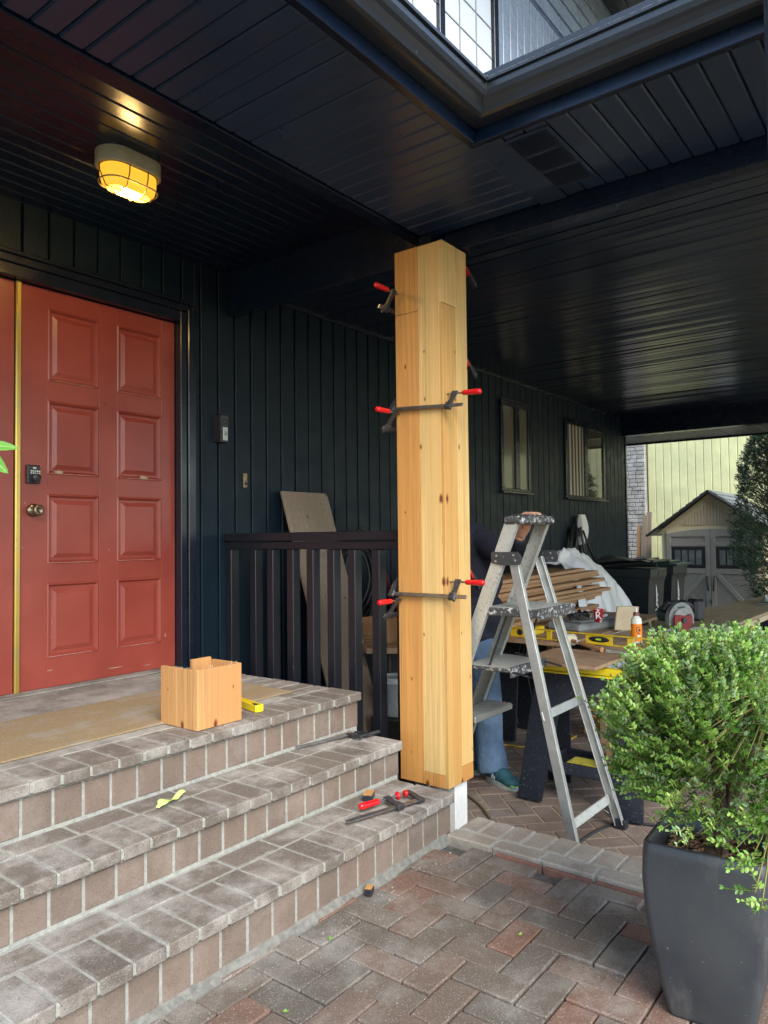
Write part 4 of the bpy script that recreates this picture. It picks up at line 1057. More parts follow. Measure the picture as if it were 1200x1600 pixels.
# ================================================================== BEHIND THE BENCH
rng = random.Random(31)
words = ['bottom', 'second', 'third', 'fourth', 'fifth', 'sixth', 'seventh', 'eighth', 'ninth', 'tenth', 'eleventh', 'twelfth', 'thirteenth', 'topmost']
nb = 14; z = .545
for i in range(nb):
    th_ = .026; L = rng.uniform(1.75, 2.15); x0 = 4.15+rng.uniform(-.06, .06); wd = rng.uniform(.30, .36); tilt = rng.uniform(-.02, .02) + (.03 if i > 8 else 0)
    b = MB(); T = Matrix.Translation((x0, 2.55+rng.uniform(-.03, .03), z)) @ Matrix.Rotation(rng.uniform(-.03, .03), 4, 'Z') @ Matrix.Rotation(-.004-.0008*i, 4, 'Y')
    n = 3                                   # ragged right end
    b.box(0, L, -wd/2, wd/2, 0, th_, .002, 0, T)
    o = b.build('cedar_board', m_cedar_x); o['label'] = '%s cedar board in the stack of boards beyond the ladder' % words[i] if i else 'bottom cedar board in the stack of boards beyond the ladder'
    if i == nb-1: o['label'] = 'topmost cedar board in the stack of boards beyond the ladder'
    o['category'] = 'board'; o['group'] = 'cedar boards stacked near the wall'
    z += th_+rng.uniform(.002, .005)
b = MB(); T = Matrix.Translation((4.95, 2.72, .99)) @ Matrix.Rotation(.25, 4, 'Z') @ Matrix.Rotation(.10, 4, 'Y'); b.box(-.16, .16, -.13, .13, 0, .10, .004, 0, T)
solo(b, 'cardboard_box', simple('cardboard', (.40, .28, .17), .8, col2=(.34, .23, .14), sc=10), 'small flat brown cardboard box on top of the cedar boards', 'box')
# plastic sheet
t = NT('milky_plastic_sheet'); t.b.inputs['Transmission Weight'].default_value = .25; t.bump(t.noise(14, 6, .6), .6, .02)
t.b.inputs['Subsurface Weight'].default_value = .3; t.b.inputs['Subsurface Radius'].default_value = (.1, .1, .1)
m_sheet = t.done((.88, .90, .92), .22)
b = MB(); nx, ny = 110, 80; vs = []
from mathutils import noise as mn
for i in range(nx+1):
    for j in range(ny+1):
        u, v = i/nx, j/ny; x = 5.68+1.80*u; y = 2.28+.95*v
        h = 1.12-.30*max(0, u-.30)/.7 - .42*max(0, (.45-v))/.45*(.3+u) - .15*max(0, u-.75)/.25
        if u < .3: h -= .05*(.3-u)
        if v < .28: h -= .75*((.28-v)/.28)**1.6
        q = mn.noise(Vector((u*5, v*4, 1)))*.12 + abs(mn.noise(Vector((u*9+v*5, v*4, 5))))*.07 + abs(mn.noise(Vector((u*20-v*12, v*6, 9))))*.022
        vs.append((x+.05*mn.noise(Vector((u*9, v*9, 3))), y+.06*mn.noise(Vector((u*8, v*8, 7)))+.10*(1-v)*0, max(.10, h+q-.06)))
b.add(vs, [(i*(ny+1)+j, (i+1)*(ny+1)+j, (i+1)*(ny+1)+j+1, i*(ny+1)+j+1) for i in range(nx) for j in range(ny)], 0, True)
solo(b, 'plastic_sheet', m_sheet, 'crumpled milky plastic sheeting heaped between cedar boards and the dark bins', 'plastic sheet')
b = MB(); b.box(6.0, 7.3, 2.62, 3.2, FL, .45, .01); solo(b, 'covered_crate', m_black, 'dark crate hidden under the plastic sheeting', 'crate')
# wheelie bins
def bin_(label, x, y, lidm, tilt=0):
    c = thing('wheelie_bin', (x+.29, y+.3, FL), label, 'bin', 'wheeled rubbish bins by the wall')
    w0, w1, d0, d1, H_ = .46, .58, .50, .66, 1.03
    b = MB(); xc, yc = x+.29, y+.33
    vs = []
    for (w, d, z_) in ((w0, d0, FL+.04), (w1-.03, d1-.04, FL+.94), (w1, d1, FL+.945), (w1, d1, FL+H_)):
        vs += [(xc-w/2, yc-d/2, z_), (xc+w/2, yc-d/2, z_), (xc+w/2, yc+d/2, z_), (xc-w/2, yc+d/2, z_)]
    fs = [(3, 2, 1, 0), (12, 13, 14, 15)]
    for i in range(3):
        for k in range(4): fs.append((4*i+k, 4*i+(k+1) % 4, 4*i+4+(k+1) % 4, 4*i+4+k))
    b.add(vs, fs); 
    for k in range(5): 
        b.add([(xc-w1/2+.01+k*.115, yc-d1/2-.001, FL+.945), (xc-w1/2+.10+k*.115, yc-d1/2-.001, FL+.945), (xc-w1/2+.055+k*.115, yc-d1/2+.008, FL+.88)], [(0, 2, 1)])
    body = b.build('bin_body', m_bin, c)
    b = MB(); T = Matrix.Translation((xc, yc+d1/2, FL+H_+.005)) @ Matrix.Rotation(-tilt, 4, 'X')
    b.box(-w1/2-.015, w1/2+.015, -d1-.05, .03, 0, .03, .01, 0, T); b.box(-w1/2+.05, w1/2-.05, -d1+.05, -.06, .03, .058, .02, 0, T); b.build('bin_lid', lidm, c)
    b = MB()
    for s_ in (-1, 1): b.tube([(xc+s_*(w0/2+.0), yc+d0/2-.0, FL+.10), (xc+s_*(w0/2+.05), yc+d0/2, FL+.10)], .10, 18)
    b.build('wheels', m_black, c)
    # white leaping emblem on the front
    b = MB(); T = frame((xc-.02, yc-d1/2-.0+.030, FL+.62), (1, 0, 0), (0, -.04, 1))
    for poly in ([(0, 0), (.05, .05), (.03, .12), (-.01, .06)], [(-.01, .05), (.03, .12), (.0, .20), (-.03, .24), (-.02, .15)], [(-.03, .02), (.0, .0), (.05, -.02), (.09, -.05), (.05, .02)], [(.02, .08), (.07, .13), (.03, .11)], [(-.04, -.06), (.02, -.05), (.09, -.07), (.02, -.035), (-.03, -.04)]):
        b.prism(poly, .002, T @ Matrix.Translation((0, 0, .0)))
    b.build('emblem', m_white, body)
    return c
m_bin = simple('dark_green_bin_plastic', (.009, .013, .017), .40, col2=(.018, .026, .03), sc=12)
m_bin2 = simple('green_lid_plastic', (.015, .04, .038), .4, col2=(.03, .06, .055), sc=12)
bin_('dark bin with slightly open lid standing nearest to the siding wall charger', 8.15, 2.62, m_bin, .10)
bin_('dark green lidded bin standing beyond the first one, nearer the shed', 8.98, 2.62, m_bin2, .0)
b = MB(); pts = []
for i in range(14):
    for j in range(8):
        u, v = i/13, j/7; pts.append((8.05+.75*u, 2.60+.62*v, .945+.05*abs(mn.noise(Vector((u*4, v*3, 2))))+.09*(1-abs(2*u-1))*.6*v))
b.add(pts, [(i*8+j, (i+1)*8+j, (i+1)*8+j+1, i*8+j+1) for i in range(13) for j in range(7)], 0, True)
b.tube([(8.25, 2.60, .95), (8.22, 2.57, .90), (8.27, 2.56, .84), (8.23, 2.56, .80)], .006, 6)
solo(b, 'bin_bag', m_black, 'black plastic bag spilling from the lid of the nearer bin', 'bag')
# EV charger + coil
ev = thing('wall_charger', (8.40, WY, 1.3), 'slim white curved car charger on the wall with a hanging black cable coil', 'charger')
b = MB(); n = 12; vs = []
for i in range(n+1):
    t_ = i/n; zz_ = 1.13+.36*t_; w = .075+.02*math.sin(PI*t_); off = .085+.035*math.sin(PI*t_)
    vs += [(8.44-w, WY-off, zz_), (8.44+w*.7, WY-off-.006, zz_), (8.44+w, WY-.06, zz_), (8.44-w, WY-.06, zz_)]
fs = [(0, 1, 2, 3), (4*n+3, 4*n+2, 4*n+1, 4*n)]
for i in range(n):
    for k in range(4): fs.append((4*i+k, 4*i+4+k, 4*i+4+(k+1) % 4, 4*i+(k+1) % 4))
b.add(vs, fs, 0, False); b.build('charger_cover', simple('glossy_white', (.78, .80, .78), .25), ev)
b = MB(); b.box(8.34, 8.50, WY-.06, WY, 1.16, 1.46, .01); b.build('charger_base', m_black, ev)
b = MB(); rng = random.Random(4)
for k in range(11):
    cx = 8.26+rng.uniform(-.05, .07); hw = rng.uniform(.10, .20); top = 1.38-rng.uniform(0, .1); bot = rng.uniform(.66, .86); yy = WY-.03-.008*k
    pts = [(cx+hw*math.sin(a_), yy+.01*math.sin(a_*2), (top+bot)/2+(top-bot)/2*math.cos(a_)) for a_ in [2*PI*i/22 for i in range(23)]]
    b.tube(pts, .009, 6, cap=False)
b.tube([(8.33, WY-.13, 1.30), (8.40, WY-.16, 1.12), (8.62, WY-.16, .92), (8.72, WY-.12, .72)], .013, 8)
b.tube([(8.33, WY-.10, 1.34), (8.30, WY-.15, 1.05), (8.45, WY-.16, .80), (8.48, WY-.12, .6)], .012, 8)
b.build('charging_cable', m_black, ev)
# ================================================================== BEHIND THE RAILING
def lean(name, label, tl, tr, y_top, y_bot, zb_, th_, mat_o, ztop=None):
    a = P(tl[0], tl[1], 1, y_top); c_ = P(tr[0], tr[1], 1, y_top); w = c_.x-a.x; H_ = (a.z+c_.z)/2
    b = MB(); L = math.hypot(H_-zb_, y_top-y_bot)
    T = frame((a.x, y_bot, zb_), (1, 0, 0), (0, (y_top-y_bot), H_-zb_)); b.box(0, w, 0, L, -.0, th_, .002, 0, T)
    return solo(b, name, mat_o, label, 'board')
lean('old_plywood_board', 'tall old plywood board leaning on the siding behind the porch railing', (437, 769), (508, 772), 3.54, 2.98, FL, .018, m_oldwood)
b = MB(); b.beam((3.86, 3.50, 1.05), (3.72, 3.10, FL), .10, .02, (0, 1, .3), .002)
solo(b, 'narrow_board', m_cedar_x, 'narrow dark brown board leaning right of the old plywood board', 'board')
sh = MB(); sh.prism([(4.05, 3.45), (3.72, 3.02), (3.95, 2.66), (4.55, 3.0)], .035, Matrix.Translation((0, 0, .50)))
solo(sh, 'stool_top', m_plyr, 'thick brown board corner resting on a black box behind the railing', 'board')
b = MB(); b.box(3.88, 4.5, 2.95, 3.42, FL, .49, .01); o = solo(b, 'black_crate', m_black, 'black box with faint white print standing behind railing under brown board', 'box')
b = MB(); b.box(3.95, 4.4, 3.02, 3.25, .536, .70, .004)
for i in range(14): b.box(3.935+random.uniform(-.006, .006), 3.95, 3.02, 3.25, .54+i*.0112, .547+i*.0112, .001)
solo(b, 'shim_bundle', wood('shim_wood', (.50, .34, .18), (.36, .2, .09), 1, False), 'bundle of short cedar shims with ragged ends on the brown board', 'shims')
bk_ = thing('bucket', (3.80, 2.98, FL), 'small white paint bucket with grey lid on the floor behind railing', 'bucket')
bx_, by_ = 3.82, 2.86; Tk = Matrix.Translation((bx_, by_, FL+.28))
b = MB(); b.box(bx_-.12, bx_+.12, by_-.12, by_+.12, FL, FL+.275, .006); b.build('stand', m_black, bk_)
m_bk = simple('grey_white_plastic', (.42, .46, .48), .5, col2=(.3, .34, .36), sc=14)
b = MB(); b.lathe([(0, 0), (.075, 0), (.080, .01), (.100, .21), (.104, .212), (.104, .226), (.094, .228)], 26, 0, Tk); b.build('bucket_body', m_bk, bk_)
b = MB(); b.lathe([(.106, .226), (.106, .246), (.098, .25), (.094, .244), (0, .244)], 26, 0, Tk); b.build('bucket_lid', m_bk, bk_)
b = MB(); rng = random.Random(12)
for k in range(9):
    cx, cz = 4.10+rng.uniform(-.06, .1), .95; hw, hh = rng.uniform(.16, .30), rng.uniform(.22, .40)
    pts = [(cx+hw*math.sin(a_), 3.50-.012*k+.01*math.sin(a_*3), cz+hh*math.cos(a_)) for a_ in [2*PI*i/20 for i in range(21)]]
    b.tube(pts, .010, 6, cap=False)
solo(b, 'black_hose', m_black, 'looped black hose hanging on the wall behind the porch railing', 'hose')
b = MB()
b.tube([(4.45, 3.45, 1.20), (4.47, 3.44, 1.0), (4.55, 3.42, .80), (4.52, 3.4, .66)], .004, 6); b.tube([(4.47, 3.45, 1.0), (4.52, 3.44, .80), (4.6, 3.42, .62)], .004, 6)
solo(b, 'red_cord', simple('red_cord', (.32, .01, .02), .4), 'thin red cord hanging on the wall just left of the pillar', 'cord')
# ================================================================== CORDS ON THE CARPORT FLOOR
def cord(pts, r, name, mat_o, label):
    # smooth by Catmull-Rom
    P_ = [Vector(p) for p in pts]; out = []
    for i in range(len(P_)-1):
        p0 = P_[max(i-1, 0)]; p1 = P_[i]; p2 = P_[i+1]; p3 = P_[min(i+2, len(P_)-1)]
        for k in range(8):
            t_ = k/8; out.append(.5*((2*p1)+(-p0+p2)*t_+(2*p0-5*p1+4*p2-p3)*t_*t_+(-p0+3*p1-3*p2+p3)*t_**3))
    out.append(P_[-1]); b = MB(); b.tube(out, r, 7); return solo(b, name, mat_o, label, 'cord')
m_ycord = simple('yellow_cord', (.42, .28, .03), .5, col2=(.3, .2, .04), sc=30)
f_ = lambda px, py: tuple(at(px, py, 2, FL+.008))
cord([f_(700, 1236), f_(725, 1240), f_(748, 1256), f_(764, 1276), f_(772, 1290)], .008, 'extension_cord', simple('brown_cord', (.15, .12, .06), .5), 'brownish cord on the pavers beside the kerb, right of the white post')
cord([f_(765, 1168), f_(790, 1164), f_(812, 1167), f_(828, 1168), f_(860, 1172), f_(900, 1150)], .007, 'extension_cord', m_ycord, 'yellow cord on the floor running from the jeans leg under the sawhorse')
pts = []; rng = random.Random(2)
for i in range(60):
    a_ = i*.72; r_ = .12+.05*math.sin(i*.37); pts.append((5.15+r_*math.cos(a_)*1.3, 1.98+r_*math.sin(a_), FL+.01+.16*abs(math.sin(a_*.5))*((i % 7)/7)+.003*i*.4))
b = MB(); b.tube(pts, .007, 6); solo(b, 'coiled_cord', m_ycord, 'tangled coil of yellow cord on the floor beneath the workbench', 'cord')
cord([f_(872, 1322), f_(905, 1315), f_(925, 1302), f_(945, 1292), f_(975, 1284), f_(1010, 1288), f_(1040, 1292)], .007, 'power_cord', m_black, 'black power cord on the pavers around the right rear foot of the ladder')

# ================================================================== PERSON
def human():
    b = MB()      # rough volumes, fused by a voxel remesh
    b.ell((3.84, 2.475, 1.50), (.092, .078, .118), 18)                      # head
    b.ell((3.79, 2.46, 1.435), (.055, .055, .06), 12)
    b.tube([(3.845, 2.45, 1.44), (3.86, 2.44, 1.30)], [.055, .062], 12)
    b.ell((3.86, 2.39, 1.20), (.115, .20, .13), 16); b.ell((3.87, 2.38, 1.02), (.11, .17, .16), 16); b.ell((3.87, 2.36, .80), (.115, .17, .14), 16)
    b.ell((3.745, 2.475, 1.49), (.018, .014, .022), 8)                        # nose
    b.ell((3.80, 2.396, 1.495), (.020, .010, .030), 8); b.ell((3.85, 2.556, 1.495), (.020, .010, .030), 8)
    # near arm reaching to the ladder
    b.ell((3.83, 2.22, 1.23), (.062, .062, .062), 12)
    b.tube([(3.83, 2.20, 1.23), (3.70, 1.97, 1.12)], [.052, .042], 12)
    b.tube([(3.70, 1.97, 1.12), (3.53, 1.84, 1.18), (3.385, 1.735, 1.255)], [.042, .040, .028], 12)
    # palm on the ladder cap
    b.tube([(3.385, 1.735, 1.255), (3.372, 1.71, 1.29), (3.362, 1.690, 1.335)], [.028, .034, .034], 12)
    b.tube([(3.392, 1.715, 1.285), (3.35, 1.70, 1.295), (3.325, 1.68, 1.300)], [.014, .011, .010], 8)
    for k, (dx, ln) in enumerate(((-.036, .052), (-.012, .064), (.012, .060), (.036, .046))):
        x = 3.357+dx
        b.tube([(x, 1.700, 1.345), (x-.004, 1.672, 1.362), (x-.010, 1.674-ln*.8, 1.360), (x-.012, 1.674-ln*1.15, 1.354)], [.0105, .0090, .0085, .0075], 8)
    # far arm hanging
    b.tube([(3.88, 2.58, 1.23), (3.92, 2.66, .98), (3.82, 2.64, .76)], [.052, .042, .030], 12)
    b.ell((3.80, 2.635, .70), (.022, .035, .05), 10)
    for k in range(4): b.tube([(3.80, 2.61+.016*k, .68), (3.79, 2.61+.016*k, .62), (3.80, 2.61+.016*k, .59)], [.009, .008, .007], 8)
    b.tube([(3.79, 2.61, .71), (3.765, 2.60, .67)], [.011, .009], 8)
    # legs
    b.tube([(3.86, 2.29, .78), (3.80, 2.20, .34), (3.82, 2.19, -.06)], [.085, .060, .045], 14)
    b.tube([(3.88, 2.44, .78), (3.88, 2.46, .34), (3.90, 2.48, -.06)], [.085, .060, .045], 14)
    b.ell((3.80, 2.145, -.115), (.03, .05, .035), 12); b.ell((3.90, 2.44, -.115), (.03, .05, .035), 12)
    return b
m_skin = simple('skin', (.50, .27, .18), .5, col2=(.44, .22, .15), sc=12)
m_jacket = simple('navy_jacket', (.009, .011, .024), .85, col2=(.014, .016, .032), sc=9, bump=.3, bsc=300)
m_jean = NT('faded_denim'); 
_c = m_jean.mix(m_jean.ramp(m_jean.noise(5, 5, .6), [(.35, 0.), (.7, 1.)]), (.05, .095, .175), (.14, .22, .32)); m_jean.bump(m_jean.noise(9, 3, .5, m_jean.obj((1.4, 1.4, .9))), .9, .03); m_jean = m_jean.done(_c, .9)
def fuse(o, vox, smooth=6):
    md = o.modifiers.new('remesh', 'REMESH'); md.mode = 'VOXEL'; md.voxel_size = vox; md.use_smooth_shade = True
    ms = o.modifiers.new('smooth', 'SMOOTH'); ms.iterations = smooth; ms.factor = .5
    me = bpy.data.meshes.new_from_object(o.evaluated_get(bpy.context.evaluated_depsgraph_get()))
    o.modifiers.clear(); old = o.data; o.data = me; bpy.data.meshes.remove(old)
    for p_ in me.polygons: p_.use_smooth = True
hb_ = human(); org = (3.85, 2.35, FL)
hb_.v = [(v[0]-org[0], v[1]-org[1], v[2]-org[2]) for v in hb_.v]
person = hb_.build('person', m_skin); person.location = org; ORG[person.name] = Vector(org)
bpy.context.view_layer.update(); fuse(person, .0042, 3)
tag(person, 'person in navy jacket and blue jeans behind the pillar, hand on top of the ladder', 'person')
b = MB()
b.ell((3.86, 2.39, 1.20), (.15, .235, .16), 18); b.ell((3.87, 2.35, 1.00), (.155, .24, .20), 18); b.ell((3.87, 2.335, .78), (.165, .245, .17), 18)
b.tube([(3.86, 2.41, .62), (3.86, 2.36, .70), (3.86, 2.36, .85)], [.195, .215, .21], 20)
b.ell((3.83, 2.21, 1.215), (.085, .085, .085), 12)
b.tube([(3.83, 2.20, 1.22), (3.70, 1.965, 1.10)], [.078, .065], 14); b.tube([(3.70, 1.965, 1.10), (3.54, 1.845, 1.165), (3.397, 1.747, 1.245)], [.066, .055, .042], 14)
b.tube([(3.88, 2.58, 1.22), (3.92, 2.66, .98), (3.83, 2.64, .78)], [.075, .062, .045], 14)
b.tube([(3.85, 2.44, 1.32), (3.85, 2.45, 1.37)], [.085, .070], 14)
jk = b.build('jacket', m_jacket, person); bpy.context.view_layer.update(); fuse(jk, .010, 8)
b = MB()
b.tube([(3.86, 2.30, .80), (3.82, 2.215, .42), (3.805, 2.19, .30), (3.82, 2.19, .05), (3.805, 2.15, -.115)], [.115, .098, .094, .088, .094], 16)
b.tube([(3.88, 2.44, .80), (3.88, 2.46, .34), (3.90, 2.48, -.085)], [.115, .088, .080], 16); b.ell((3.87, 2.37, .78), (.15, .19, .14), 16)
jn = b.build('jeans', m_jean, person); bpy.context.view_layer.update(); fuse(jn, .010, 5)
def shoe(px_, py_, ang):
    T = Matrix.Translation((px_, py_, FL)) @ Matrix.Rotation(ang, 4, 'Z')       # toe along local -Y
    b = MB(); b.ell((0, .035, .06), (.046, .072, .060), 14, 0, T); b.ell((0, -.06, .052), (.049, .09, .046), 14, 0, T); b.ell((0, -.135, .040), (.047, .060, .033), 14, 0, T); b.tube([T @ Vector((0, .03, .08)), T @ Vector((0, .035, .125))], [.055, .056], 12)
    s_ = b.build('shoe', simple('teal_shoe_mesh', (.02, .07, .10), .7, col2=(.03, .14, .16), sc=22), person); bpy.context.view_layer.update(); fuse(s_, .006, 4)
    b = MB(); out = [(.050*math.cos(a_)*(1 if math.sin(a_) > 0 else .98), -.050+.140*math.sin(a_)) for a_ in [2*PI*i/24 for i in range(24)]]; b.prism(out, .026, T @ Matrix.Translation((0, 0, .001))); b.build('sole', simple('grey_sole', (.42, .46, .42), .6, col2=(.2, .28, .25), sc=20), s_)
    b = MB(); b.ell((-.0, -.168, .030), (.035, .022, .020), 10, 0, T); b.build('toe_cap', simple('lime_green', (.22, .50, .12), .5), s_)
    b = MB()
    for k in range(4): b.tube([T @ Vector((-.022, -.03-.022*k, .097-.007*k)), T @ Vector((.0, -.035-.022*k, .102-.007*k)), T @ Vector((.022, -.03-.022*k, .097-.007*k))], .003, 5)
    b.build('laces', simple('dark_laces', (.03, .05, .06), .7), s_)
    b = MB(); text_mesh('N', .045, frame(T @ Vector((-.0455, -.035, .05)), T.to_3x3() @ Vector((0, -1, 0)), T.to_3x3() @ Vector((.25, 0, 1))), b, 0, .0015); b.build('side_mark', m_white, s_)
shoe(3.80, 2.13, -.42); shoe(3.90, 2.45, -.3)
b = MB(); b.ell((3.855, 2.477, 1.530), (.095, .084, .100), 18); hr = b.build('hair', simple('brown_hair', (.05, .03, .02), .7, bump=.6, bsc=300), person)

# ================================================================== PLANTER AND BOXWOOD
pl_ = thing('planter', (2.11, .525, 0), 'tall square charcoal planter with bulging sides holding the boxwood shrub', 'planter')
m_pot = NT('charcoal_fibrestone'); 
_c = m_pot.mix(m_pot.ramp(m_pot.noise(3, 5, .6), [(.35, 0.), (.7, 1.)]), (.032, .036, .041), (.062, .065, .065))
_c = m_pot.mix(m_pot.ramp(m_pot.noise(7, 6, .75, m_pot.obj((1, 1, .35))), [(.54, 0.), (.66, .6)]), _c, (.10, .10, .095))
_c = m_pot.mix(m_pot.ramp(m_pot.noise(170, 2, .5), [(.745, 0.), (.775, .6)]), _c, (.5, .5, .48)); m_pot.bump(m_pot.noise(60, 3, .5), .06, .003)
m_pot = m_pot.done(_c, .42)
def rsq(h, r, n=5, bow=0):
    pts = []
    for q, (sx, sy) in enumerate(((1, 1), (-1, 1), (-1, -1), (1, -1))):
        for i in range(n):
            a_ = q*PI/2 + (PI/2)*i/(n-1); pts.append((sx*(h-r)+r*math.cos(a_), sy*(h-r)+r*math.sin(a_)))
    return pts
PCX, PCY = 2.105, .530
b = MB(); ring = []
TA = .06
prof_ = [(.100, 0.0), (.103, .01), (.118, .08), (.134, .18), (.146, .28), (.150, .36), (.148, .42), (.1455, .446), (.143, .450), (.136, .450), (.132, .446), (.126, .40), (.124, .385)]
n_ = 20; vs = []
for (h, z_) in prof_:
    for p_ in rsq(h, .022 if z_ > .02 else .018): 
        vs.append((PCX+p_[0]*math.cos(TA)-p_[1]*math.sin(TA), PCY+p_[0]*math.sin(TA)+p_[1]*math.cos(TA), z_+.002))
fs = []
for i in range(len(prof_)-1):
    for k in range(n_): fs.append((i*n_+k, i*n_+(k+1) % n_, (i+1)*n_+(k+1) % n_, (i+1)*n_+k))
fs.append(tuple(reversed(range(n_))))
b.add(vs, fs, 0, True); pot = b.build('pot', m_pot, pl_)
b = MB(); N = 26; vs = []
for i in range(N+1):
    for j in range(N+1):
        u, v = (i/N-.5)*.25, (j/N-.5)*.25; vs.append((PCX+u, PCY+v, .392+.010*mn.noise(Vector((u*30, v*30, 0)))+.02*math.exp(-(u*u+v*v)/.002)))
b.add(vs, [(i*(N+1)+j, (i+1)*(N+1)+j, (i+1)*(N+1)+j+1, i*(N+1)+j+1) for i in range(N) for j in range(N)], 0, True)
b.build('soil', simple('dark_soil', (.035, .024, .016), .95, col2=(.10, .07, .045), sc=120, bump=.8, bsc=200), pl_)
b = MB(); rng = random.Random(8)
for i in range(700):
    u, v = rng.uniform(-.12, .12), rng.uniform(-.12, .12); s_ = rng.uniform(.005, .014)
    T = Matrix.Translation((PCX+u, PCY+v, .398+rng.random()*.008)) @ Matrix.Rotation(rng.uniform(0, 6), 4, 'Z') @ Matrix.Rotation(rng.uniform(-.7, .7), 4, 'X')
    b.add([(-s_, -s_*.4, 0), (0, -s_*.55, s_*.2), (s_, 0, 0), (0, s_*.55, s_*.1)], [(0, 1, 2, 3)], 0, False, T)
o = b.build('bark_mulch', simple('bark_chips', (.24, .15, .08), .9, isl=.6), pl_); o['kind'] = 'stuff'

def leafmat(name, a, b_, tip, rough=.42, trans=.25):
    t = NT(name); r = t.island()
    c = t.ramp(r, [(0, a), (.55, b_), (1, tip)])
    t.l(c, t.b.inputs['Base Color'])
    tr = t.n('ShaderNodeBsdfTranslucent'); t.l(c, tr.inputs[0]); mx = t.n('ShaderNodeMixShader'); mx.inputs[0].default_value = trans
    t.l(t.b.outputs[0], mx.inputs[1]); t.l(tr.outputs[0], mx.inputs[2]); t.l(mx.outputs[0], t.t.nodes['Material Output'].inputs[0])
    return t.done(None, rough)
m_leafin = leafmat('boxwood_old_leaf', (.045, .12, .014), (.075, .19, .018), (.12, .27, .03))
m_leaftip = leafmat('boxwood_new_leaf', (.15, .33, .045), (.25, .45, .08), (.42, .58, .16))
m_leafblue = leafmat('boxwood_blue_leaf', (.13, .25, .09), (.22, .36, .15), (.34, .47, .24))
m_stem = simple('green_stem', (.22, .17, .05), .7, col2=(.12, .18, .04), sc=30)
m_bark = simple('brown_bark', (.13, .085, .05), .9, col2=(.06, .04, .028), sc=60, bump=.6, bsc=90)
shb = thing('boxwood_shrub', (PCX, PCY, .40), 'dense bright green boxwood shrub growing from the charcoal planter', 'shrub')
lf_, stt, trk = MB(), MB(), MB(); rng = random.Random(77)
C0 = Vector((2.125, .482, .752))
def leaf(mb, p, d, up, s_, mi):
    d = d.normalized(); side = d.cross(up)
    if side.length < 1e-3: side = d.orthogonal()
    side.normalize(); nrm = side.cross(d)
    a = p; b1 = p+d*s_*.35+side*s_*.26+nrm*s_*.07; b2 = p+d*s_*.35-side*s_*.26+nrm*s_*.07; c1 = p+d*s_*.75+side*s_*.21+nrm*s_*.05; c2 = p+d*s_*.75-side*s_*.21+nrm*s_*.05; e = p+d*s_; m1 = p+d*s_*.35; m2 = p+d*s_*.75
    mb.add([a, b1, c1, e, c2, b2, m1, m2], [(0, 6, 1), (6, 7, 2, 1), (7, 3, 2), (0, 5, 6), (5, 4, 7, 6), (4, 3, 7)], mi, False)
def shoot(p, d, L, mi, s0):
    """a twig with opposite leaf pairs"""
    n = max(3, int(L/.0095)); q = p.copy(); dd = d.normalized(); pts = [q.copy()]
    ax = dd.orthogonal().normalized()
    for i in range(n):
        dd = (dd + Vector((rng.uniform(-.12, .12), rng.uniform(-.12, .12), rng.uniform(-.06, .12)))).normalized()
        q = q+dd*(L/n); pts.append(q.copy())
        ax = (ax-dd*ax.dot(dd)).normalized(); ax = ax if i % 2 else dd.cross(ax)
        f = 1-.35*i/n; tipq = i >= n-2
        for s_ in (1, -1):
            ld_ = (ax*s_*(.95 if not tipq else .5) + dd*(.65 if not tipq else 1.1) + Vector((0, 0, .1)))
            leaf(lf_, q, ld_, ax.cross(dd)*s_+dd*.2+Vector((rng.uniform(-.3, .3), rng.uniform(-.3, .3), .5)), s0*rng.uniform(.75, 1.15)*(f if not tipq else .75), mi)
    stt.tube(pts, [.0011]*(len(pts)-1)+[.0006], 3, cap=False)
base = Vector((PCX+.01, PCY-.02, .40))
def rad(dv_):
    r_ = .330+.075*mn.noise(dv_*2.3+Vector((4, 1, 2)))+.05*mn.noise(dv_*5.5)
    if dv_.z > 0: r_ *= 1-.30*dv_.z
    return r_
mains = []
for i in range(9):
    a_ = i*2*PI/9+rng.uniform(-.3, .3); el = rng.uniform(.5, 1.4)
    dv_ = Vector((math.cos(a_)*math.cos(el), math.sin(a_)*math.cos(el), math.sin(el)))
    e = C0+dv_*rad(dv_)*.72
    trk.tube([base+Vector((rng.uniform(-.01, .01), rng.uniform(-.01, .01), -.02)), base.lerp(e, .35)+Vector((0, 0, .05)), base.lerp(e, .7)+Vector((0, 0, .04)), e], [.009, .007, .005, .003], 6)
    mains.append(e)
trk.tube([base+Vector((0, 0, -.02)), base+Vector((.005, 0, .09))], [.018, .014], 9)
cnt = 0
for i in range(4700):
    dv_ = Vector((rng.gauss(0, 1), rng.gauss(0, 1), rng.gauss(.15, 1))).normalized()
    if dv_.z < -.80: continue
    R_ = rad(dv_)
    k = rng.random()
    f = rng.uniform(.80, 1.0) if k < .72 else rng.uniform(.45, .8)
    clump = mn.noise(dv_*3.1+Vector((9, 3, 1)))
    if k < .72 and clump < -.15 and rng.random() < .8: f *= .74
    p_ = C0+Vector((dv_.x, dv_.y, dv_.z*.95))*R_*f
    if p_.z < .53: continue
    dd = (dv_+Vector((0, 0, .45))+Vector((rng.uniform(-.4, .4), rng.uniform(-.4, .4), rng.uniform(-.2, .3)))).normalized()
    outer = f > .82
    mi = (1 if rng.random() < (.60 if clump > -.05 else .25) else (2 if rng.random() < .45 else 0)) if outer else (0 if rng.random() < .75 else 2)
    L = rng.uniform(.05, .085) if outer else rng.uniform(.05, .09)
    shoot(p_-dd*L*.5, dd, L, mi, rng.uniform(.0125, .0185))
    if i % 16 == 0:
        m_ = min(mains, key=lambda q: (q-p_).length); stt.tube([m_, m_.lerp(p_, .5)+Vector((0, 0, .01)), p_], [.0022, .0018, .0012], 4, cap=False)
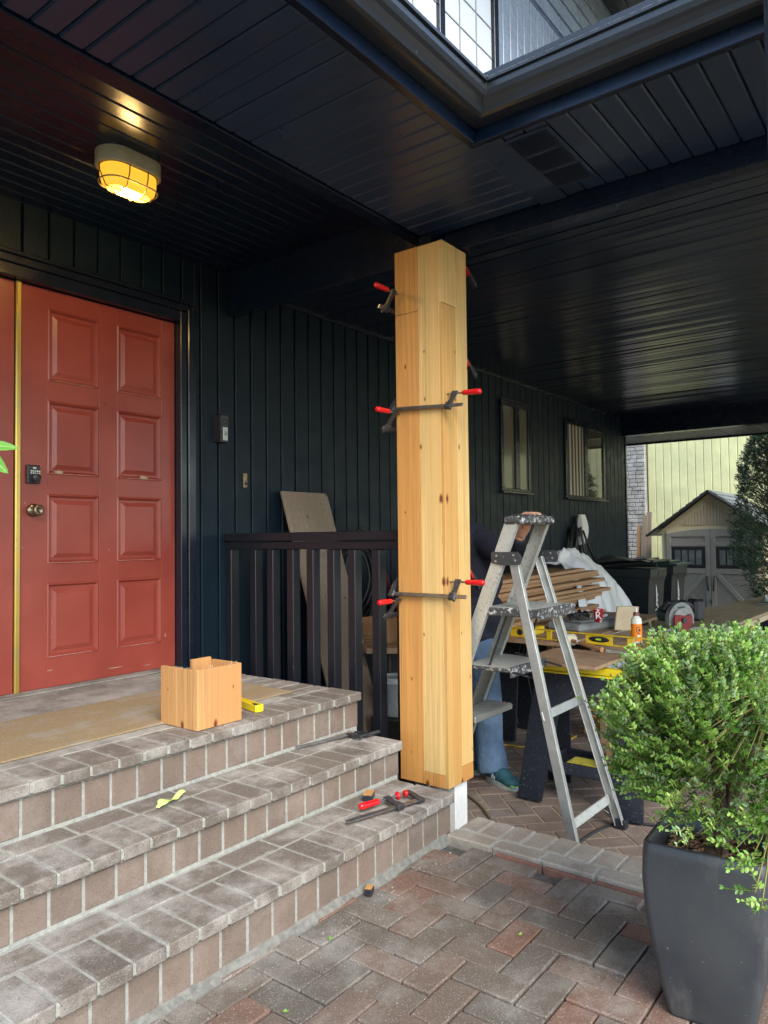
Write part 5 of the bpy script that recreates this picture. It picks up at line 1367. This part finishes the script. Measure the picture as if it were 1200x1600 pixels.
# low drooping branch at the right front of the pot
for (px, py, L) in ((1180, 1395, .07), (1192, 1345, .07), (1175, 1340, .05), (1150, 1325, .05), (1196, 1300, .08), (1190, 1418, .05)):
    p_ = at(px, py, 0, 1.88); 
    for k in range(3): shoot(p_+Vector((rng.uniform(-.01, .01), rng.uniform(-.03, .01), rng.uniform(-.01, .01))), Vector((-.4, rng.uniform(-.2, .9), rng.uniform(-.2, .5))), L, 1 if k else 0, .017)
    stt.tube([C0+Vector((-.06, -.1, -.20)), (C0+Vector((-.1, -.12, -.25))).lerp(p_, .6)+Vector((0, 0, .03)), p_], [.003, .0022, .0014], 5, cap=False)
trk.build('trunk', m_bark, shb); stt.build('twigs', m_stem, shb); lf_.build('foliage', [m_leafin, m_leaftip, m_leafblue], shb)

# leafy branch at the left, close to the camera
br = thing('leafy_branch', (.42, .62, 1.25), 'two glossy green serrated leaves of a branch poking in at the left edge', 'plant')
bl, bs = MB(), MB()
def bigleaf(base_, tip, w, nrm):
    d = tip-base_; L = d.length; d.normalize(); side = d.cross(nrm).normalized(); n2 = side.cross(d); vs = []; n = 12
    for i in range(n+1):
        t_ = i/n; ww = w*math.sin(PI*min(1, t_*.93+.04))**.8*(1-.35*t_)*(1+(.05 if i % 2 else -.03)); c_ = base_+d*L*t_+n2*(-.05*L*t_*t_)
        if i == n: ww = .0002
        vs += [c_+side*ww+n2*ww*.3, c_, c_-side*ww+n2*ww*.3]
    bl.add(vs, [(3*i+q, 3*i+q+1, 3*i+q+4, 3*i+q+3) for i in range(n) for q in (0, 1)], 0, True)
cl_ = lambda px, py, d: CAM + (Fv*FPX + Rv*(px-600) - Uv*(py-800))/FPX*d
dd = .70
bigleaf(cl_(-28, 695, dd+.02), cl_(27, 699, dd), .0062, (-Fv+Vector((0, 0, .35))).normalized())
bigleaf(cl_(-22, 704, dd+.01), cl_(10, 738, dd-.01), .0085, (-Fv).normalized())
bigleaf(cl_(-60, 690, dd+.05), cl_(-100, 720, dd), .0075, Vector((-.3, -.4, 1)).normalized())
bs.tube([cl_(-22, 697, dd+.02), cl_(-60, 700, dd+.05), cl_(-130, 780, dd+.06), cl_(-190, 1050, dd+.1), cl_(-230, 2300, dd+.12)], [.0012, .0016, .002, .003, .004], 6)
ml_ = MB()
for (p0_, p1_) in ((cl_(-28, 695, dd+.018), cl_(26, 699, dd-.001)), (cl_(-22, 704, dd+.008), cl_(9, 737, dd-.012))): ml_.tube([p0_, p0_.lerp(p1_, .5)-Fv*.0008, p1_], [.0005, .0004, .0002], 5)
ml_.build('midrib', simple('pale_midrib', (.40, .55, .18), .5), br)
bl.build('leaves', leafmat('glossy_leaf', (.16, .38, .06), (.17, .40, .07), (.20, .44, .08), .3, .3), br); bs.build('stem', m_stem, br)

# ================================================================== BACKGROUND
m_yell = paint('pale_yellow_siding_paint', (.45, .45, .235), .6, 20, .1)
nh = thing('neighbour_house', (16, 2, FL), 'pale yellow board sided house behind the garden shed', 'house')
b = MB(); y = -6.0
while y < 4.98:
    b.box(15.5, 15.54, y, y+.149, FL, 6.2, .008); y += .157
b.box(15.53, 15.7, -6, 5.0, FL, 6.2, .002); b.build('siding_wall', m_yell, nh)
b = MB(); z = FL; r = 0; rng = random.Random(6)
while z < 4.6:
    y = 5.01 - (.0 if r % 2 else .10)
    while y < 6.6:
        w = rng.choice((.13, .20, .16)); b.box(15.36+rng.uniform(-.012, .008), 15.5, max(y, 5.01), y+w-.012, z, z+.072, .006); y += w
    z += .083; r += 1
ch = b.build('brick_chimney', brickmat('weathered_grey_brick', (.27, .25, .22), (.32, .30, .265), (.22, .21, .19), (.50, .48, .44), .5, False), nh)
b = MB(); b.box(15.38, 15.6, 5.015, 6.6, FL, 4.7, .003); b.build('chimney_mortar', m_mortar, nh)
# leaning fence boards
for i, (yy, top, w, tl, lb) in enumerate(((4.42, 1.60, .09, .02, 'grey fence picket, left of the two leaning near the brick chimney'), (4.30, 1.66, .09, -.01, 'grey brown fence picket, nearer the shed, leaning near the brick chimney'), (4.50, 1.42, .08, .0, 'shortest orange brown picket leaning beside the brick chimney'))):
    b = MB(); T = Matrix.Translation((13.2+.02*i, yy, FL)) @ Matrix.Rotation(tl, 4, 'X') @ Matrix.Rotation(.12, 4, 'Y')
    b.box(0, .02, -w/2, w/2, 0, top-FL, .004, 0, T); o = solo(b, 'fence_picket', m_oldwood if i < 2 else m_cedar_x, lb, 'picket', group='fence pickets leaning by the shed')
# shed
sd_ = thing('garden_shed', (13.4, 3.07, FL), 'beige and taupe resin garden shed with double barn doors and dark gable roof', 'shed')
m_beige = simple('beige_resin', (.58, .52, .36), .6, col2=(.54, .48, .32), sc=6); m_taupe = simple('taupe_resin', (.285, .285, .26), .55, col2=(.25, .25, .23), sc=8, bump=.1)
SXf = 12.6; yc = 3.085; yl, yr = 3.86, 2.31; ze, zr = 1.25, 1.90
b = MB(); b.box(SXf+.03, SXf+1.9, yr, yl, FL, ze, .01)
T = frame((SXf+.03, yc, 0), (0, 1, 0), (0, 0, 1)); b.prism([(yr-yc, ze), (yl-yc, ze), (yl-yc+.08, ze), (0, zr), (yr-yc-.08, ze)], 1.85, frame((SXf+.03, yc, 0), (0, 1, 0), (0, 0, 1)))
for k in range(5): b.box(SXf+.018, SXf+.03, 3.73-.035, 3.73+.035, .28+.155*k+.2, .30+.155*k+.2, .004)
b.build('shed_wall', m_beige, sd_)
b = MB()          # gable trim
gw = MB()
n = 26
for i in range(n):
    y0_ = yr+.14+(yl-yr-.28)*i/n; y1_ = y0_+(yl-yr-.28)/n-.006; ym = (y0_+y1_)/2; zt_ = zr-.13-abs(ym-yc)/.775*(zr-ze-.02); zb_ = 1.385
    if zt_ > zb_+.02: gw.box(SXf+.012, SXf+.03, y0_, y1_, zb_, zt_, .004)
gw.build('gable_panel', simple('tan_resin', (.48, .42, .30), .6), sd_)
ar = MB(); vs = []
for i in range(17):
    u = -1+2*i/16; y_ = yc+u*.69; z_ = 1.355-.075*u*u
    vs += [(SXf-.0, y_, z_-.035), (SXf-.0, y_, z_+.012), (SXf+.03, y_, z_+.012), (SXf+.03, y_, z_-.035)]
fs = []
for i in range(16):
    for k in range(4): fs.append((4*i+k, 4*i+(k+1) % 4, 4*i+4+(k+1) % 4, 4*i+4+k))
ar.add(vs, fs); ar.build('arched_trim', m_beige, sd_)
rf = MB()
for s_ in (-1, 1):
    a = Vector((0, yc, zr+.03)); e = Vector((0, yc+s_*.97, ze-.03)); d = (e-a)
    for k in range(9):
        p0 = a+d*(k/9); p1 = a+d*((k+1)/9+.01)
        rf.beam((SXf-.08+.95, *(p0.lerp(p1, .5))[1:]), (SXf-.08+.951, *(p0.lerp(p1, .5))[1:]), 1, 1) if False else None
        nn = Vector((0, s_*-d.z, abs(d.y))).normalized() if False else Vector((0, s_*.55, .83))
        q = [Vector((SXf-.08, p0.y, p0.z)), Vector((SXf+2.0, p0.y, p0.z)), Vector((SXf+2.0, p1.y, p1.z)), Vector((SXf-.08, p1.y, p1.z))]
        up0, up1 = nn*.018, nn*.034
        vsx = [q[0], q[1], q[2], q[3], q[0]+up0, q[1]+up0, q[2]+up1, q[3]+up1]; rf.add(vsx, [(3, 2, 1, 0), (4, 5, 6, 7), (0, 1, 5, 4), (2, 3, 7, 6), (0, 4, 7, 3), (1, 2, 6, 5)])
rf.build('roof', simple('grey_shingle', (.10, .115, .14), .4, col2=(.16, .18, .21), sc=4), sd_)
rk = MB()
for s_ in (-1, 1): rk.beam((SXf-.10, yc+s_*-.02, zr+.03), (SXf-.10, yc+s_*.985, ze-.04), .035, .06, (1, 0, 0), .004)
rk.build('rake_board', simple('dark_brown_trim', (.030, .026, .024), .5), sd_)
def arcz(y): u = (y-yc)/.69; return 1.318-.075*u*u
for s_, lab in ((1, 'left barn door leaf with dark four pane window'), (-1, 'right barn door leaf partly hidden by the conifer')):
    D = MB(); y_in, y_out = yc+s_*.004, yc+s_*.685
    lo_, hi_ = min(y_in, y_out), max(y_in, y_out)
    D.box(SXf-.004, SXf+.028, lo_, hi_, -.10, 1.235, .004)
    # top arched part
    pts = [(lo_-yc, 1.236)]+[(hi_-yc, 1.236)]+[(hi_-yc-(hi_-lo_)*k/8, arcz(hi_-(hi_-lo_)*k/8)) for k in range(9)]
    D.prism(pts, .03, frame((SXf-.004+.0, yc, 0), (0, 1, 0), (0, 0, 1)))
    d_ = D.build('shed_door', m_taupe, sd_); d_['label'] = lab
    F = MB(); X0, X1 = SXf-.022, SXf-.004
    F.box(X0, X1, lo_, lo_+.07, -.10, 1.22, .004); F.box(X0, X1, hi_-.07, hi_, -.10, 1.22, .004)
    for (za, zb2) in ((-.10, .0), (.60, .675), (1.04, 1.10)): F.box(X0+.001, X1, lo_+.07, hi_-.07, za, zb2, .004)
    F.prism([(lo_-yc, 1.20), (hi_-yc, 1.20)]+[(hi_-yc-(hi_-lo_)*k/8, arcz(hi_-(hi_-lo_)*k/8)) for k in range(9)], .017, frame((X0+.0005, yc, 0), (0, 1, 0), (0, 0, 1)))
    F.beam((X0+.008, y_in+s_*.09, .59), (X0+.008, y_out-s_*.09, .01), .07, .014, (1, 0, 0), .003)
    F.build('door_frame', m_taupe, d_)
    R = MB(); R2 = MB(); k = lo_+.075
    while k < hi_-.075:
        R.box(SXf-.009, SXf-.004, k, k+.014, .0, .60, .002); R2.box(SXf-.009, SXf-.004, k, k+.014, 1.10, 1.20, .002); k += .022
    R.build('beadboard', m_taupe, d_); R2.build('beadboard', m_taupe, d_)
    Wn = MB(); Wn.box(SXf-.014, SXf-.0045, lo_+.08, hi_-.08, .685, 1.03, .003)
    wf = Wn.build('door_window', simple('dark_window_frame', (.02, .022, .025), .4), d_)
    Wp = MB()
    for q in range(4):
        a_ = lo_+.12+(hi_-lo_-.24)*q/4; Wp.box(SXf-.017, SXf-.0145, a_+.012, a_+(hi_-lo_-.24)/4-.012, .74, .975, .001)
    Wp.build('window_panes', simple('dusty_pane', (.10, .12, .13), .15, col2=(.20, .22, .22), sc=9), wf)
    Hn = MB(); yy = y_in+s_*.05; Hn.tube([(SXf-.03, yy, .56), (SXf-.06, yy-s_*.0, .50), (SXf-.062, yy-s_*.01, .40), (SXf-.03, yy-s_*.015, .33)], .012, 8); Hn.build('door_handle', m_black, d_)
b = MB(); b.box(SXf-.04, SXf-.022, yc-.025, yc+.025, .12, .18, .004); b.tube([(SXf-.03, yc-.016, .18), (SXf-.03, yc-.016, .205), (SXf-.03, yc, .22), (SXf-.03, yc+.016, .205), (SXf-.03, yc+.016, .18)], .005, 6); b.build('padlock', m_steel, sd_)
# conifer
tr = thing('conifer', (11.7, 2.03, FL), 'columnar dark conifer with twiggy base standing in front of the shed', 'tree')
tx, ty = 11.7, 2.03
k_ = MB(); k_.tube([(tx, ty, FL), (tx+.02, ty, 1.0), (tx, ty+.02, 2.2), (tx, ty, 3.3)], [.06, .05, .035, .01], 9)
lfm = MB(); rng = random.Random(15)
def crad(z_):
    return float(np.interp(z_, [.18, .54, .80, 1.19, 1.57, 1.95, 2.34, 2.74, 3.6], [.15, .34, .48, .56, .53, .45, .34, .19, .04]))
for i in range(240):
    z_ = rng.uniform(.35, 3.2); a_ = rng.uniform(0, 2*PI); R_ = crad(z_)*rng.uniform(.6, 1.); 
    e = Vector((tx+R_*math.cos(a_), ty+R_*math.sin(a_), z_+.12)); k_.tube([(tx, ty, z_-.08), Vector((tx, ty, z_-.06)).lerp(e, .5)+Vector((0, 0, -.03)), e], [.012, .008, .003], 4, cap=False)
for i in range(60):                      # bare twigs low down
    z_ = rng.uniform(.15, .8); a_ = rng.uniform(0, 2*PI); R_ = rng.uniform(.25, .55); p0 = Vector((tx, ty, z_)); p = [p0]
    for q in range(4): p.append(p0+Vector((math.cos(a_), math.sin(a_), 0))*R_*(q+1)/4+Vector((rng.uniform(-.05, .05), rng.uniform(-.05, .05), rng.uniform(-.06, .06))))
    k_.tube(p, [.009, .007, .005, .004, .002], 4, cap=False)
for i in range(6500):
    z_ = rng.uniform(.25, 3.5); a_ = rng.uniform(0, 2*PI); cl2 = mn.noise(Vector((math.cos(a_)*1.6, math.sin(a_)*1.6, z_*2.2)))
    R_ = crad(z_)*(rng.uniform(.72, 1.0) if rng.random() < .75 else rng.uniform(.3, .75))*(1+.25*cl2)
    if z_ < .75 and rng.random() < .6: continue
    if cl2 < -.35 and rng.random() < .5: continue
    p_ = Vector((tx+R_*math.cos(a_), ty+R_*math.sin(a_), z_)); out = Vector((math.cos(a_), math.sin(a_), .6)).normalized()
    for q in range(7):
        d2 = (out+Vector((rng.uniform(-.9, .9), rng.uniform(-.9, .9), rng.uniform(-.5, .8)))).normalized(); s_ = rng.uniform(.022, .048); sd2 = d2.orthogonal().normalized()*s_*.2; o2 = p_+Vector((rng.uniform(-.03, .03),)*1+(rng.uniform(-.03, .03), rng.uniform(-.03, .03)))
        lfm.add([o2-sd2, o2+sd2, o2+d2*s_+sd2*.3, o2+d2*s_-sd2*.3], [(0, 1, 2, 3)], 0 if rng.random() < .55 else 1)
k_.build('trunk', m_bark, tr); lfm.build('foliage', [leafmat('conifer_dark', (.012, .032, .012), (.022, .05, .018), (.035, .075, .028), .6, .15), leafmat('conifer_light', (.05, .10, .04), (.09, .16, .07), (.15, .23, .11), .6, .2)], tr)
b = MB(); b.box(12.2, 12.5, -3, 1.9, FL, .72, .02); solo(b, 'retaining_wall', simple('cream_block', (.45, .42, .34), .9, col2=(.36, .34, .27), sc=14, bump=.4), 'low cream block wall behind the conifer at the right edge', 'wall')
# small weeds and debris on the paving
b = MB(); rng = random.Random(99)
for (px, py) in ((447, 1582), (516, 1469), (812, 1462)):
    c0 = at(px, py, 2, .002)
    for k in range(9): a_ = rng.uniform(0, 6.28); leaf(b, c0+Vector((0, 0, .001)), Vector((math.cos(a_), math.sin(a_), .5)), Vector((0, 0, 1)), rng.uniform(.008, .014), 0)
o = b.build('weeds', m_leaftip); tag(o, kind='stuff', label='tiny green weeds sprouting in the paving joints', cat='weeds')
b = MB()
for k in range(700):
    x, y = rng.uniform(.6, 2.55), rng.uniform(.2, 1.62)
    if rng.random() < .4: y = 1.63-abs(rng.gauss(0, .06))
    s_ = rng.uniform(.0005, .0015)*(2.4 if rng.random() < .03 else 1)
    T = Matrix.Translation((x, y, .0035)) @ Matrix.Rotation(rng.uniform(0, 6), 4, 'Z'); b.box(-s_, s_, -s_*.7, s_*.7, 0, s_*.8, s_*.3, 0, T)
for k in range(500):
    i_ = rng.choice((0, 1, 2)); yf, zt, xe = ST[i_]; x, y = rng.uniform(.6, xe), yf+rng.uniform(0, .27); s_ = rng.uniform(.0005, .0013)
    T = Matrix.Translation((x, y, zt+.0015)) @ Matrix.Rotation(rng.uniform(0, 6), 4, 'Z'); b.box(-s_, s_, -s_*.7, s_*.7, 0, s_*.6, s_*.3, 0, T)
o = b.build('sawdust_and_grit', simple('pale_grit', (.50, .46, .38), .9)); tag(o, kind='stuff', label='pale sawdust and grit scattered over steps and paving', cat='debris')
